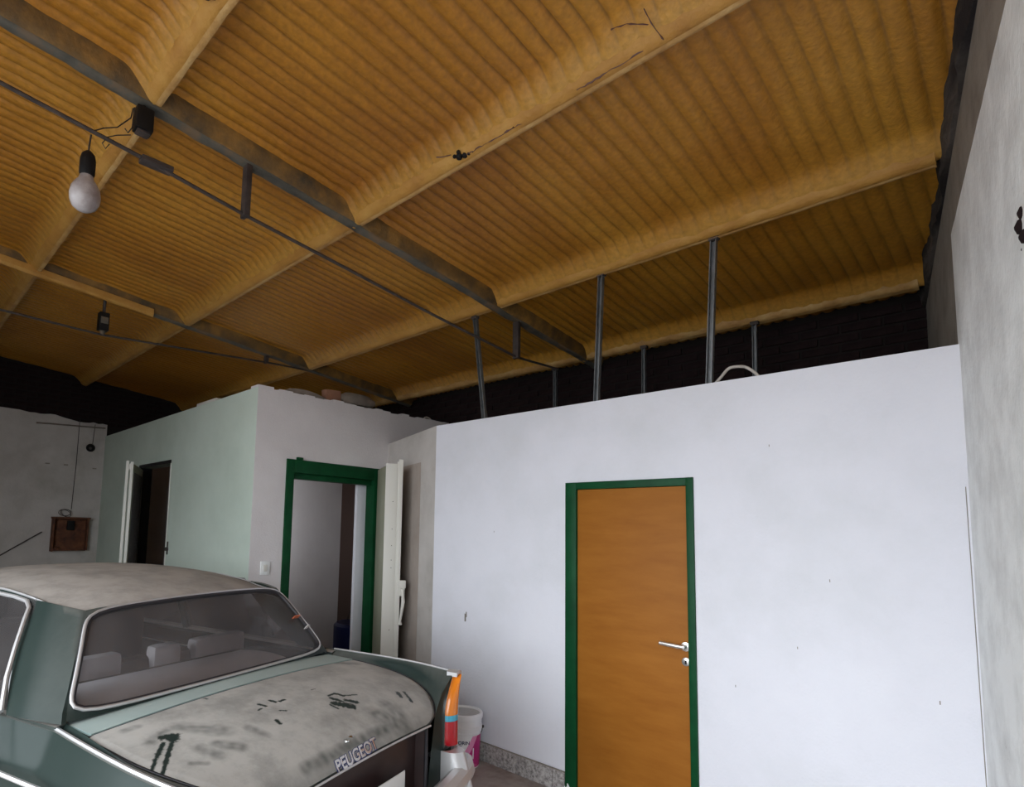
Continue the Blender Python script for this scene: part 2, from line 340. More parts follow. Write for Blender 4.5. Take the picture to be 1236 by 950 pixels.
# --- left wall: pale plaster up to about 3.1, dark bricks above
wlf = structure('wall_left')
MB().box(XL-.15, XL, -1.5, YB, 0, 4.1).build('dark_backing', 'mortar_dark', wlf, smooth=False)
mb = MB(); random.seed(8)
ys = [-1.5+i*.06 for i in range(int((YG+.05+1.5)/.06)+1)]
top = [3.16 - .055*(y-1.2) + .035*noise.noise(Vector((y*3.1, 0, 1))) + .018*noise.noise(Vector((y*13, 0, 1))) for y in ys]
poly = [(XL, ys[0], 0)] + [(XL, y, t) for y, t in zip(ys, top)] + [(XL, ys[-1], 0)]
n = len(poly)
vs = [Vector(p)+Vector((.012, 0, 0)) for p in poly]
fs = []
mb2 = MB()
for i in range(len(ys)-1):
    mb2.add([(XL-.01, ys[i], 0), (XL+.012, ys[i], 0), (XL+.012, ys[i+1], 0), (XL-.01, ys[i+1], 0), (XL-.01, ys[i], top[i]), (XL+.012, ys[i], top[i]), (XL+.012, ys[i+1], top[i+1]), (XL-.01, ys[i+1], top[i+1])],
            [(1, 2, 6, 5), (4, 5, 6, 7)])
mb2.build('plaster_coat', 'wall_old', wlf, smooth=False, fix=False)
# dark bricks, laid in courses on the upper left wall and the rear wall
BR = {}
def brick_mesh(k):
    if k in BR: return BR[k]
    b = MB().box(-.12, .12, -.012, .012, -.028, .028, .004); o = b.build('brick', 'brick_dark', None, smooth=False); me = o.data; bpy.data.objects.remove(o); BR[k] = me; return me
def brick_run(parent, p, dirv, rz, length, z0, z1, limit):
    me = brick_mesh(0); cnt = 0; z = z0; row = 0
    while z < z1:
        s = -.12*(row % 2)
        while s < length:
            if cnt >= limit: return
            o = bpy.data.objects.new('brick', me); COL.objects.link(o); o.parent = parent
            q = Vector(p) + Vector(dirv)*(s+.12); o.location = (q.x, q.y, z); o.rotation_euler = (0, 0, rz)
            o.location += Vector((-dirv[1], dirv[0], 0))*random.uniform(-.004, .004)
            cnt += 1; s += .255
        z += .072; row += 1
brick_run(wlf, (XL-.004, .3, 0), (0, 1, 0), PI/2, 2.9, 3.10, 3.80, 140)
# --- rear wall, dark brick
wb = structure('wall_back')
MB().box(XL-.15, 1.0, YB, YB+.15, 0, 3.7).build('dark_backing', 'mortar_dark', wb, smooth=False)
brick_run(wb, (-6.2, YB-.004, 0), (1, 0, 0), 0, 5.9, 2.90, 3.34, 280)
# --- slanting right wall
wrt = structure('wall_right')
ya, yb2 = 1.3, 5.8
def rw(y, z, o=0): return (xr(y)-o*.987, y-o*.163, z)
mb = MB()
mb.prism([rw(ya, 0), rw(yb2, 0), (xr(yb2)+.3, yb2+.05, 0), (xr(ya)+.3, ya+.05, 0)], (0, 0, 3.62))
mb.build('bare_render', 'wall_bare', wrt, smooth=False)
# whitewashed coat up to about 3.13, ending in line with the partition
mb = MB(); nn = 40
zt = lambda y: 3.185 - .055*(y-2.2)/1.3 + .006*noise.noise(Vector((y*9, 0, 0)))
for i in range(nn):
    y0 = ya + (3.56-ya)*i/nn; y1 = ya + (3.56-ya)*(i+1)/nn
    mb.add([rw(y0, 0, .012), rw(y1, 0, .012), rw(y1, zt(y1), .012), rw(y0, zt(y0), .012), rw(y1, zt(y1), -.005), rw(y0, zt(y0), -.005)], [(0, 1, 2, 3), (3, 2, 4, 5)])
mb.add([rw(3.56, 0, .012), rw(3.56, 0, -.005), rw(3.56, zt(3.56), -.005), rw(3.56, zt(3.56), .012)], [(0, 1, 2, 3)])
mb.build('whitewash_coat', 'wall_dirty_white', wrt, smooth=False, fix=False)
# rough dark ledge under the roof edge
mb = MB()
def ledge(a, b):
    y = 5.6 - a*4.4; z = 3.47 - .10*(y-3.5) + b*.4; o = .02 + .03*noise.noise(Vector((y*4, b*3, 0))) + .012*noise.noise(Vector((y*16, b*9, 4))) + .03*b
    return rw(y, z, max(.004, o))
M['ledge'] = noisy('dark_ledge_render', [(.38, (.012, .008, .008)), (.52, (.05, .04, .034)), (.68, (.13, .11, .095))], 4, 9, .95, .6, 40, (1, .35, 2.5))
mb.slab(ledge, 90, 10, lambda a, b: (.16, 0, 0)); mb.build('dark_ledge', 'ledge', wrt)
mb = MB()
for k, (y, z, s) in enumerate([(2.17, 2.58, .022), (2.19, 2.55, .026), (2.16, 2.51, .024), (2.20, 2.49, .014)]):
    mb.lathe([(0, -s), (s*.8, -s*.6), (s, 0), (s*.7, s*.7), (0, s)], 9, rw(y, z, .0))
mb.build('rust_hole', 'brick_dark', wrt)
# gateway wall to the street (behind the camera) and the side street wall
mb = MB(); mb.box(XL-.15, -4.2, -1.5, -1.3, 0, 4.2); mb.box(-4.2, 3.2, -1.5, -1.3, 3.3, 4.2); mb.box(1.3, 3.2, -1.5, -1.3, 0, 3.3)
tag(mb.build('wall_front', 'wall_pink', smooth=False), kind='structure')
tag(MB().box(3.0, 3.2, -1.3, 1.4, 0, 4.3).box(xr(1.3), 3.2, 1.3, 1.5, 0, 4.1).build('wall_side', 'wall_pink', smooth=False), kind='structure')

# --- ceiling: corrugated sheets coated in sprayed foam
X0, X1 = XL-.1, 3.2
PITCH = .083
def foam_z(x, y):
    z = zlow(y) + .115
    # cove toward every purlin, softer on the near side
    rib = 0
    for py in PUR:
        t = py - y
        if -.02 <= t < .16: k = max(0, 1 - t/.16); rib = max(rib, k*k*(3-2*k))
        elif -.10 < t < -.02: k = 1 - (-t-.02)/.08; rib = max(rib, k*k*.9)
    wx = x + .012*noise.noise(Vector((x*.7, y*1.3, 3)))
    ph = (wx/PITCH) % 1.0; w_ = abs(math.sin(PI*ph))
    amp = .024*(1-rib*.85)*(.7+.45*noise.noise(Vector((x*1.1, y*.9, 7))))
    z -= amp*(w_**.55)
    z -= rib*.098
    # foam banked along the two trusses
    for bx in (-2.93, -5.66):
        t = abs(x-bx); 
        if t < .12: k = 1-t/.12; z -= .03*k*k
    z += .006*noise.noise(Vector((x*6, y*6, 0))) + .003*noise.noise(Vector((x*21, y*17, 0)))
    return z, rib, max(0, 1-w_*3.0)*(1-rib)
xs = []; x = X0
while x < X1: xs.append(x); x += PITCH/9 if x < .1 else .08
yrow = []; y = -1.5
while y < YB+.02:
    near = min(abs(y-p) for p in PUR); yrow.append(y); y += (.018 if near < .18 else .06) if y > -.1 else .1
nx, ny = len(xs), len(yrow); vs = []; ribs = []; grs = []
for x in xs:
    for y in yrow:
        xx = x
        z, r_, g_ = foam_z(x, y)
        vs.append((xx, y, z)); ribs.append(r_); grs.append(g_)
# trim at the right wall: keep the sheet short of the slanting wall
fs = []
for i in range(nx-1):
    for j in range(ny-1):
        yc = yrow[j]; lim = -.075 + .148*(2.6-yc) if yc > 1.3 else 9
        if xs[i] > lim + .012*noise.noise(Vector((yc*7, 0, 9))): continue
        fs.append((i*ny+j, i*ny+j+1, (i+1)*ny+j+1, (i+1)*ny+j))
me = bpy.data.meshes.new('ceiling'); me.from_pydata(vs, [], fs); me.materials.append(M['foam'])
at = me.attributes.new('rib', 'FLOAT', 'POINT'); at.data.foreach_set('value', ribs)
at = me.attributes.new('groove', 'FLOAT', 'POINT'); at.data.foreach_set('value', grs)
me.polygons.foreach_set('use_smooth', [True]*len(me.polygons))
ceil = tag(bpy.data.objects.new('ceiling', me), 'corrugated roof underside coated in yellow-orange sprayed foam', None, None, 'structure'); COL.objects.link(ceil)
# opaque sheet above the foam
MB().add([(X0-.2, -1.6, 4.19), (X1+.2, -1.6, 4.19), (X1+.2, YB+.9, 3.50), (X0-.2, YB+.9, 3.50)], [(0, 1, 2, 3)]).build('roof_sheet', 'steel_dark', ceil, smooth=False, fix=False)
M['foam_rib'] = noisy('pale_foam', [(.3, (.36, .16, .028)), (.5, (.47, .235, .045)), (.7, (.56, .31, .075))], 4, 8, .6, .5, 45)
M['foam_dirty'] = noisy('soot_stained_foam', [(.3, (.05, .035, .018)), (.5, (.16, .085, .02)), (.7, (.32, .16, .03))], 6, 8, .7, .5, 45)
M['flange'] = noisy('foam_smeared_flange', [(.3, (.34, .17, .05)), (.5, (.50, .28, .09)), (.7, (.60, .40, .17))], 6, 8, .6, .5, 45)
# purlins: folded channel smeared with foam, in the lengths between trusses
for k, py in enumerate(PUR):
    for (a, b_) in ((XL, -5.70), (-5.62, -2.975), (-2.885, xr(py)-.05 if py > 1.2 else 3.0)):
        L_ = b_-a; n_ = max(8, int(L_/.045)); zl = zlow(py)
        def prof(t, q, a=a, L_=L_, py=py, zl=zl):
            x = a + t*L_; f1 = .007*noise.noise(Vector((x*5, py, 0))) + .004*noise.noise(Vector((x*19, py, 2)))
            sag = .010*noise.noise(Vector((x*1.3, py*2, 5)))
            P = [(-.055, .055), (-.040, .026), (-.024, .008), (-.004, .0), (.012, .001), (.017, .010), (.013, .05), (.010, .11)]
            yy, zz = P[int(round(q*7))]
            return (x, py + yy + f1 + (.004*noise.noise(Vector((x*40, py, 1)))), zl + zz + f1*.5 + sag*.4)
        o = MB().slab(prof, n_, 7, lambda t, q: (0, .0, .03) if q < .6 else (0, -.03, .0)).build('purlin', 'foam_rib' if k in (1, 2, 3) else 'flange', ceil, ang=50)
        # lower lip of the channel
        if k < 4:
            lp = MB()
            lp.grid(lambda t, q, a=a, L_=L_, py=py, zl=zl: (a+t*L_, py+.004+q*.030+.003*noise.noise(Vector((t*L_*9, py, 3))), zl-.002-.004*math.sin(q*PI)+.003*noise.noise(Vector((t*L_*7, py, 6)))), n_, 3)
            lp.build('purlin_lip', 'flange', ceil)
# holes and tears in the foam
def tear(x, y, z, pts, r, parent=ceil, mat='black', name='foam_tear'):
    mb = MB()
    for (dx, dy, dz, s) in pts:
        mb.lathe([(0, -s), (s*.7, -s*.7), (s, 0), (s*.7, s*.6), (0, s*.9)], 8, (x+dx, y+dy, z+dz))
    mb.build(name, mat, parent)
tear(-1.985, 2.085, zlow(2.12)+.012, [(0, 0, 0, .020), (.03, .010, -.003, .016), (-.022, -.012, .004, .011), (.055, .014, -.003, .010), (.012, -.02, .008, .012), (.08, .016, -.003, .007)], 0)
tear(-2.14, .80, zlow(.86)+.02, [(0, 0, 0, .024), (.02, .02, -.006, .018), (-.02, -.03, .012, .016), (.035, .01, -.004, .014), (-.04, -.05, .03, .010)], 0)
random.seed(11)
def crack(pts, name='foam_crack'):
    out = []; rr = []
    for a, b in zip(pts[:-1], pts[1:]):
        a, b = Vector(a), Vector(b); n_ = max(2, int((b-a).length/.018))
        for k in range(n_):
            p = a.lerp(b, k/n_); out.append(p+Vector((0, random.uniform(-.004, .004), random.uniform(-.002, .002)))); rr.append(random.uniform(.0008, .0042))
    MB().tube(out, rr, 5).build(name, 'brown', ceil)
zc_ = zlow(2.12)
crack([(-1.95, 2.094, zc_+.006), (-1.82, 2.097, zc_+.003), (-1.70, 2.098, zc_+.003), (-1.58, 2.10, zc_+.002)])
crack([(-1.70, 2.096, zc_+.004), (-1.62, 2.097, zc_+.003)])
crack([(-1.30, 2.10, zc_+.002), (-1.12, 2.10, zc_+.003), (-.98, 2.10, zc_+.002)])
crack([(-.92, 2.11, zc_+.001), (-.925, 2.08, zc_+.014), (-.94, 2.04, zc_+.045), (-.945, 1.98, zc_+.085)])
crack([(-.95, 2.04, zc_+.045), (-1.02, 2.0, zc_+.066), (-1.10, 1.99, zc_+.078)])
crack([(-2.1, 2.03, zc_+.035), (-2.06, 2.05, zc_+.03), (-2.0, 2.06, zc_+.02)])

# --- trims: speckled skirting along the partition
sk = structure('trim_1')
MB().box(-3.50, -2.96, YF-.018, YF-.0005, 0, .129, .004).build('skirting_tile', 'granite', sk)
for a, b_ in ((-2.957, -2.66), (-2.657, -2.36), (-2.357, DX0-.004)):
    MB().box(a, b_, YF-.018, YF-.0005, 0, .129, .004).build('skirting_tile', 'granite', sk)
MB().box(DX1+.002, -.22, YF-.018, YF-.0005, 0, .129, .004).build('skirting_tile', 'granite', sk)
MB().box(-3.5, DX0, YF-.0185, YF-.004, .129, .134).build('skirting_ledge', 'wall_bare', sk, smooth=False)

# --- door_1: orange flush door in green frame
d1 = structure('door_1', (DX0, YF, 0)); W = DX1-DX0
mb = MB(); mb.box(0, .084, -.014, .10, 0, DZ, .003); mb.build('frame_jamb', 'green_paint', d1)
MB().box(W-.042, W, -.014, .10, 0, DZ, .003).build('frame_jamb', 'green_paint', d1)
MB().box(.0835, W-.0415, -.0135, .10, DZ-.048, DZ-.0005, .003).build('frame_head', 'green_paint', d1)
leaf = MB().box(.086, W-.044, .004, .044, .006, DZ-.05, .002).build('leaf', 'door_wood', d1)
hx = W-.062; hz = 1.066
mb = MB(); mb.lathe([(0, 0), (.026, 0), (.026, -.008), (.012, -.010), (.010, -.045), (0, -.046)], 24, (hx, .004, hz), 'Y')
mb.tube([(hx, -.036, hz), (hx-.03, -.040, hz+.001), (hx-.09, -.040, hz+.004), (hx-.136, -.038, hz+.006)], .0125, 10); mb.build('handle', 'alu', leaf)
mb = MB(); mb.lathe([(0, 0), (.024, 0), (.024, -.006), (.020, -.008), (0, -.008)], 24, (hx, .004, hz-.085), 'Y'); mb.build('key_escutcheon', 'alu', leaf)
MB().box(hx-.005, hx+.005, -.0055, -.003, hz-.098, hz-.078).build('keyhole', 'black', leaf, smooth=False)
mb = MB()
for k in range(12): mb.box(-.002+.007*k, .004+.007*k, -.017, -.012, 0, random.uniform(.01, .07))
tag(mb.build('chipped_paint', 'wall_dirty_white', d1, smooth=False), kind='stuff')

# --- door_2: green framed doorway with a pale leaf swung open
d2 = structure('door_2', (XB, d2a, 0)); W2 = d2b-d2a
MB().box(-.14, .018, 0, .078, 0, d2z, .004).build('frame_jamb', 'green_paint', d2)
MB().box(-.14, .018, W2-.085, W2, 0, d2z, .004).build('frame_jamb', 'green_paint', d2)
MB().box(-.14, .0175, .0775, W2-.0845, d2z-.122, d2z-.0005, .004).build('frame_head', 'green_paint', d2)
MB().box(-.11, -.03, .077, W2-.0845, d2z-.175, d2z-.12, .003).build('frame_stop', 'green_paint', d2)
MB().box(-.155, -.115, W2-.20, W2-.085, 0, d2z-.12, .002).build('inner_jamb', 'wall_white', d2)
MB().box(.0, .03, .10, .16, d2z, d2z+.022, .003).build('bracket', 'green_paint', d2)
# the leaf: hinge at the right jamb, swung out toward the partition
hp = Vector((.03, W2-.02, 0)); le = structure('x') ; bpy.data.objects.remove(le)
leaf_end = Vector((-4.10, 3.50, 0)); hinge = Vector((XB+.045, d2b-.03, 0)); ld = (leaf_end-hinge); LL = ld.length; la = math.atan2(ld.y, ld.x)
lf_e = bpy.data.objects.new('open_leaf', None)
def in_leaf(mb):                            # leaf is modelled along +X from the hinge, then turned
    R = Matrix.Rotation(la, 3, 'Z'); h = hinge - Vector((XB, d2a, 0)); mb.v = [tuple(R @ Vector(p) + h) for p in mb.v]; return mb
leaf2 = in_leaf(MB().box(0, LL-.004, -.03, .015, .02, 2.30, .003)).build('leaf', 'olive', d2)
mb = MB().box(LL-.003, LL+.012, -.06, .045, .02, 2.30, .003); in_leaf(mb).build('leaf_edge', 'door_edge', leaf2)
mb = MB()
for z in (.5, .8, 1.35, 1.42, 1.55, 1.7, 1.95): mb.lathe([(0, 0), (.004, 0), (.004, .003), (0, .003)], 8, (LL+.011, .012, z), 'X')
in_leaf(mb); tag(mb.build('screw_heads', 'steel_dark', leaf2), kind='stuff')
mb = MB().box(LL+.0, LL+.020, .058, .098, .02, 2.34, .004).box(LL-.0, LL+.006, .044, .06, .02, 2.32); in_leaf(mb).build('edge_bar', 'door_edge', leaf2)
mb = MB(); mb.box(LL+.015, LL+.032, .085, .150, 1.17, 1.24, .005); mb.box(LL+.017, LL+.028, .095, .142, 1.10, 1.17, .004)
mb.tube([(LL+.030, .120, 1.16), (LL+.040, .128, 1.05), (LL+.038, .115, .95), (LL+.030, .105, .88), (LL+.026, .105, .85)], [.012, .017, .013, .011, .022], 8)
in_leaf(mb).build('latch', 'door_edge', leaf2)

# --- door_3: doorway in the mint wall, narrow leaf swung open
d3 = structure('door_3', (g0, YG, 0))
MB().box(0, .05, .0, .13, 0, gz-.001, .003).build('frame_jamb', 'black', d3)
MB().box(g1-g0-.012, g1-g0+.0, -.006, .14, 0, gz, .002).build('frame_jamb', 'door_edge', d3)
def in3(mb): return mb.rot(math.radians(-25), (.12, 0, 0))
L3 = .79
lf3 = in3(MB().box(.12, .12+L3, -.035, .0, .02, gz-.03, .003)).build('leaf', 'olive', d3)
in3(MB().box(.18, .12+L3-.06, -.001, .004, .10, gz-.12)).build('glass_pane', 'glass_pattern', lf3, smooth=False)
mb = MB().box(.12+L3, .14+L3, -.075, -.045, .02, gz, .003).box(.12+L3, .14+L3, -.030, .0, .02, gz-.01, .003).box(.12+L3, .135+L3, -.075, .0, gz-.10, gz-.03, .003)
in3(mb).build('leaf_edge', 'door_edge', lf3)
mb = MB().lathe([(0, 0), (.02, 0), (.02, -.03), (0, -.03)], 10, (g1-g0+.06, 0, 1.42), 'Y').box(g1-g0+.05, g1-g0+.07, -.012, 0, 1.36, 1.50, .003); mb.build('bolt_keeper', 'steel_dark', d3)

# ================================================================ TRUSSES, STUDS, CEILING FITTINGS
def truss(bx, label, ys_, rod, hang, mat='steel_grey'):
    t = thing('roof_truss', label, 'truss', (bx, 0, 0), 0, None)
    a, b_ = ys_
    def pr(tt, q):
        y = a + tt*(b_-a); P = [(-.033, .08), (-.034, .012), (-.026, .0), (.020, .0), (.030, .010), (.034, .045), (.038, .09)]
        xx, zz = P[int(round(q*6))]; f = .006*noise.noise(Vector((bx, y*5, q*2))) + .003*noise.noise(Vector((bx, y*17, q*5)))
        return (xx + f, y, zlow(y) - .012 + zz + f)
    MB().slab(pr, 150, 6, lambda a_, q: (0, 0, .03)).build('top_chord', mat, t, ang=50)
    MB().slab(lambda t_, q: (.028+.040*q+.006*noise.noise(Vector((bx, t_*40, q*3))), a+t_*(b_-a), zlow(a+t_*(b_-a))+.000+.085*q*q+.006*noise.noise(Vector((bx, t_*24, q*3)))), 140, 5, lambda a_, q: (0, 0, .04)).build('foam_bank', 'foam_dirty', t)
    MB().tube([(0, y, z) for y, z in rod], .010, 8).build('tie_rod', 'steel_dark', t)
    for (y, z0, z1) in hang:
        MB().box(-.006, .030, y-.017, y+.017, z0-.012, z1, .003).box(-.030, -.006, y-.013, y+.013, z0-.012, z1, .003).build('hanger', 'steel_dark', t)
    return t
tr1 = truss(-2.93, 'nearer dark steel truss crossing the foam ceiling, with thin tie rod beneath', (-1.3, 5.1),
            [(-1.3, 3.61), (-.6, 3.60), (.263, 3.534), (.82, 3.474), (1.39, 3.396), (2.1, 3.32), (2.84, 3.235), (3.82, 3.142), (4.42, 3.168)], [(1.38, 3.396, 3.68), (3.81, 3.142, 3.44)])
MB().box(-.03, .03, .83, .98, 3.452, 3.478, .004).build('rod_splice', 'steel_dark', tr1)
tr2 = truss(-5.66, 'farther steel truss on the left, half coated in orange foam', (-1.3, 5.1),
            [(-1.3, 3.37), (.65, 3.37), (1.39, 3.35), (2.2, 3.40), (3.1, 3.455), (4.4, 3.495)], [(3.0, 3.45, 3.52)])
MB().slab(lambda t, q: (.02+.05*q, -1.2+3.0*t, zlow(-1.2+3.0*t)-.022-.02*math.sin(PI*q)+.006*noise.noise(Vector((t*20, q*3, 0)))), 50, 5, lambda a, b: (0, 0, .05)).build('foam_coat', 'foam_rib', tr2)

# junction where purlin meets truss: black box and wires
t = thing('junction_box', 'small black box hanging under the nearer truss beside the bulb', 'box', (-2.93, .83, 3.60))
MB().box(-.035, .035, -.04, .04, 0, .115, .006).build('box_body', 'black', t); MB().box(-.025, .025, -.03, .03, -.012, .0, .003).build('cover', 'steel_dark', t)
MB().tube([(0, 0, .11), (0, 0, .14)], .008, 6).build('stem', 'black', t)
mb = MB(); mb.tube([(-2.93, .780, 3.70), (-2.935, .775, 3.65), (-2.94, .72, 3.575), (-2.93, .66, 3.535), (-2.93, .62, 3.50)], .003, 6)
mb.tube([(-2.92, .783, 3.70), (-2.93, .782, 3.60), (-2.93, .765, 3.565), (-2.93, .75, 3.58)], .003, 6)
mb.tube([(-2.93, .778, 3.56), (-2.93, .72, 3.53), (-2.93, .68, 3.50), (-2.93, .66, 3.46), (-2.93, .675, 3.44), (-2.93, .69, 3.47)], .0025, 6)
tag(mb.build('loose_wire', 'wire'), 'thin loose wires looping from the black junction box to the bulb rod', 'wire')
# bulb
t = thing('light_bulb', 'dusty white bulb hanging in a black holder from the thin rod', 'light bulb', (-2.93, .608, 3.125))
MB().lathe([(0, -.02), (.030, -.015), (.050, .0), (.061, .025), (.064, .055), (.059, .086), (.046, .112), (.033, .13), (.028, .148), (.026, .16), (0, .16)], 28).build('glass', 'glow_white', t)
MB().lathe([(0, .145), (.028, .147), (.033, .160), (.033, .225), (.028, .250), (.012, .268), (0, .268)], 20).build('socket', 'black', t)
MB().tube([(0, 0, .245), (0, 0, .29), (0, .004, .352)], .004, 6).build('cord', 'wire', t)
# grey box on second truss
t = thing('ceiling_box', 'grey-black electrical box hanging between the farther truss and its rod', 'box', (-5.66, 1.40, 3.385))
MB().box(-.04, .04, -.042, .042, 0, .165, .01).build('box_body', 'black', t); MB().box(.038, .044, -.03, .03, .06, .12, .002).build('cover', 'steel_grey', t)
MB().lathe([(0, -.035), (.018, -.03), (.024, 0), (0, 0)], 12).build('nipple', 'steel_grey', t); MB().tube([(0, 0, .16), (0, 0, .30)], .014, 8).build('stem', 'steel_dark', t)

# studs
def stud(x, y, z0, z1, label, xt=None, big=True):
    xt = x if xt is None else xt
    t = thing('steel_stud', label, 'stud', (x, y, z0), 0, 'galvanised studs rising from partition to roof')
    dx = xt-x; w_ = .017 if big else .015; h = z1-z0
    mb = MB()
    for (a0, a1, b0, b1) in ((-w_, w_, .012, .015), (-w_, -w_+.004, -.016, .015), (w_-.004, w_, -.016, .015)):
        mb.add([(a0, b0, 0), (a1, b0, 0), (a1, b1, 0), (a0, b1, 0), (a0+dx, b0, h), (a1+dx, b0, h), (a1+dx, b1, h), (a0+dx, b1, h)],
               [(0, 3, 2, 1), (4, 5, 6, 7), (0, 1, 5, 4), (1, 2, 6, 5), (2, 3, 7, 6), (3, 0, 4, 7)])
    mb.build('channel', 'galv', t, smooth=False)
    MB().box(dx-.028, dx+.028, -.02, .02, h-.022, h+.004, .003).build('top_clip', 'steel_dark', t)
stud(-3.045, 3.557, 2.594, zlow(3.53)-.002, 'leaning grey steel stud, leftmost of the tall ones above the white partition', -3.165)
stud(-2.05, 3.557, 2.594, zlow(3.53)+.012, 'tall grey steel stud above the orange door', -2.012)
stud(-1.315, 3.557, 2.594, zlow(3.53)+.01, 'tallest-looking grey steel stud, beside the pale looped hose', -1.27)
stud(-3.23, 4.83, 2.7, zlow(4.86)-.03, 'short thin stud behind the partition, at the end of the tie rod', -3.236, False)
stud(-2.332, 4.83, 2.7, zlow(4.86)+.0, 'short thin stud behind the partition, between the two tall studs', -2.326, False)
stud(-1.455, 4.83, 2.7, zlow(4.86)+.0, 'short thin stud behind the partition, rightmost of all the studs', -1.445, False)
tag(MB().box(-3.55, -.9, 4.78, 4.88, 2.62, 2.70).build('trim_2', 'brick_dark', smooth=False), kind='structure')
tag(MB().box(-3.6, xr(5.1)-.02, YF+T+.002, YB-.002, 2.55, 2.62).build('trim_3', 'brick_dark', smooth=False), kind='structure')
mb = MB(); mb.tube([(-1.28+.225*k/14, 3.562+.012*math.sin(k), 2.600+.079*math.sin(PI*k/14)**.8) for k in range(15)], .0085, 8)
tag(mb.build('hose', 'hose'), 'pale hose arching up from the top of the partition', 'hose')

# things lying on the wall top of the back room
t = MB().slab(lambda a, b: (-4.86+.10*b, 2.78+.40*a, HB+.050+.020*math.sin(PI*a)-.028*a*a), 14, 4, lambda a, b: (0, 0, -.028 if False else -.045)).build('board_offcut', 'debris')
tag(t, 'curved grey board offcut on the wall top above the green doorway', 'board')
t = MB().box(-4.86, -4.78, 3.20, 3.38, HB+.022, HB+.13, .006); t.rot(.06, (-4.8, 3.3, HB), 0, 'X'); tag(t.build('broken_tile', 'debris_red'), 'reddish broken tile on the wall top, between board and stone', 'tile')
mb = MB().lathe([(0, -.055), (.14, -.052), (.19, -.02), (.19, .02), (.12, .06), (0, .07)], 14, (0, 0, 0)); mb.v = [(-4.81+x*.35, 3.60+y*1.2+.02*noise.noise(Vector((x*9, y*9, z*9))), HB+.08+z*1.0) for x, y, z in mb.v]
tag(mb.build('rubble_stone', 'debris'), 'brownish lump of rubble on the wall top, right of the tile', 'rubble')
mb = MB().tube([(-4.78, 4.58+.07*math.cos(PI*k/10), HB-.005+.055*math.sin(PI*k/10)) for k in range(11)], .008, 7)
tag(mb.build('cable_loop', 'hose'), 'small white cable loop on the wall top near the partition corner', 'cable')
t = MB().box(-6.20, -5.72, 2.50, 2.56, HB+.002, HB+.055, .004).build('white_board', 'door_edge'); tag(t, 'short white board lying on top of the mint wall', 'board')

# left wall fittings
t = thing('meter_box', 'rusty brown open box fixed on the left wall', 'box', (XL+.015, 2.08, 1.30))
MB().box(0, .012, -.20, .21, 0, .44, .003).build('back_board', 'rust_box', t)
MB().box(0, .12, -.22, -.20, -.02, .45, .003).build('side_board', 'rust_box', t); MB().box(0, .12, .195, .215, 0, .44, .003).build('side_board', 'rust_box', t)
MB().box(0, .15, -.23, .225, .425, .45, .003).build('top_board', 'rust_box', t); MB().box(0, .10, -.20, .195, -.01, .012, .003).build('bottom_board', 'rust_box', t)
MB().box(.012, .07, -.04, .05, .27, .40, .006).build('switch', 'black', t)
mb = MB(); mb.lathe([(0, -.03), (.05, -.02), (.06, .01), (.03, .03), (0, .035)], 9, (.05, -.16, .02)); mb.build('rag', 'rust_box', t)
mb = MB(); mb.tube([(XL+.06, 2.0+.075*math.cos(2*PI*k/18), 1.81+.045*math.sin(2*PI*k/18)) for k in range(18)], .004, 6, closed=True)
mb.tube([(XL+.075, 2.01+.065*math.cos(2*PI*k/18+.5), 1.80+.05*math.sin(2*PI*k/18)) for k in range(18)], .004, 6, closed=True)
tag(mb.build('wire_coil', 'wire'), 'thin coil of wire lying on top of the rusty box', 'wire coil')
mb = MB().tube([(XL+.03, .9, .94), (XL+.03, 1.32, 1.235), (XL+.03, 1.757, 1.541)], .008, 7); tag(mb.build('leaning_rod', 'steel_dark'), 'thin dark rod slanting up across the left wall', 'rod')
mb = MB().tube([(XL+.04, 1.58, 3.005), (XL+.04, 2.43, 3.045)], .010, 8); tag(mb.build('conduit', 'debris'), 'pale horizontal conduit high on the left wall', 'conduit')
t = thing('round_outlet', 'round black outlet on the left wall below the horizontal conduit', 'outlet', (XL+.013, 2.26, 2.74))
MB().lathe([(0, 0), (.055, 0), (.058, .025), (.04, .05), (0, .055)], 20, (0, 0, 0), 'X').build('box_body', 'black', t); MB().lathe([(0, .05), (.02, .05), (.018, .07), (0, .07)], 10, (0, -.01, -.01), 'X').build('cap', 'steel_dark', t)
mb = MB().tube([(XL+.02, 2.10, 3.12), (XL+.02, 2.10, 2.5), (XL+.02, 2.085, 1.86)], .004, 6).tube([(XL+.02, 2.30, 3.08), (XL+.02, 2.285, 2.80)], .004, 6)
tag(mb.build('wall_cable', 'wire'), 'vertical cable running down the left wall to the rusty box', 'cable')
mb = MB()
for y, z in ((1.75, 2.47), (1.97, 2.47), (2.33, 2.45)): mb.box(XL+.008, XL+.022, y-.02, y+.03, z-.008, z+.008)
tag(mb.build('wall_notch', 'wall_bare', wlf, smooth=False), kind='stuff')
# light switch plate right of the corner, above the car roof
t = thing('light_switch', 'white switch plate on the wall left of the green doorway', 'switch', (XB, 2.60, 1.33))
MB().box(0, .010, -.045, .045, -.06, .06, .003).build('plate', 'wall_dirty_white', t); MB().box(.009, .014, -.018, .018, -.03, .03, .002).build('rocker', 'door_edge', t)
# blue drum behind the doorway
t = thing('plastic_drum', 'dark blue plastic drum standing inside the green doorway', 'drum', (-5.46, 4.22, 0))
MB().lathe([(0, 0), (.26, 0), (.28, .04), (.28, .25), (.29, .27), (.28, .29), (.28, .60), (.25, .63), (0, .63)], 32).build('body', 'blue_plastic', t)
MB().tube([(-.14*math.cos(PI*k/12)*1.3, -.02, .63+.16*math.sin(PI*k/12)) for k in range(13)], .006, 7).build('handle', 'wire', t)

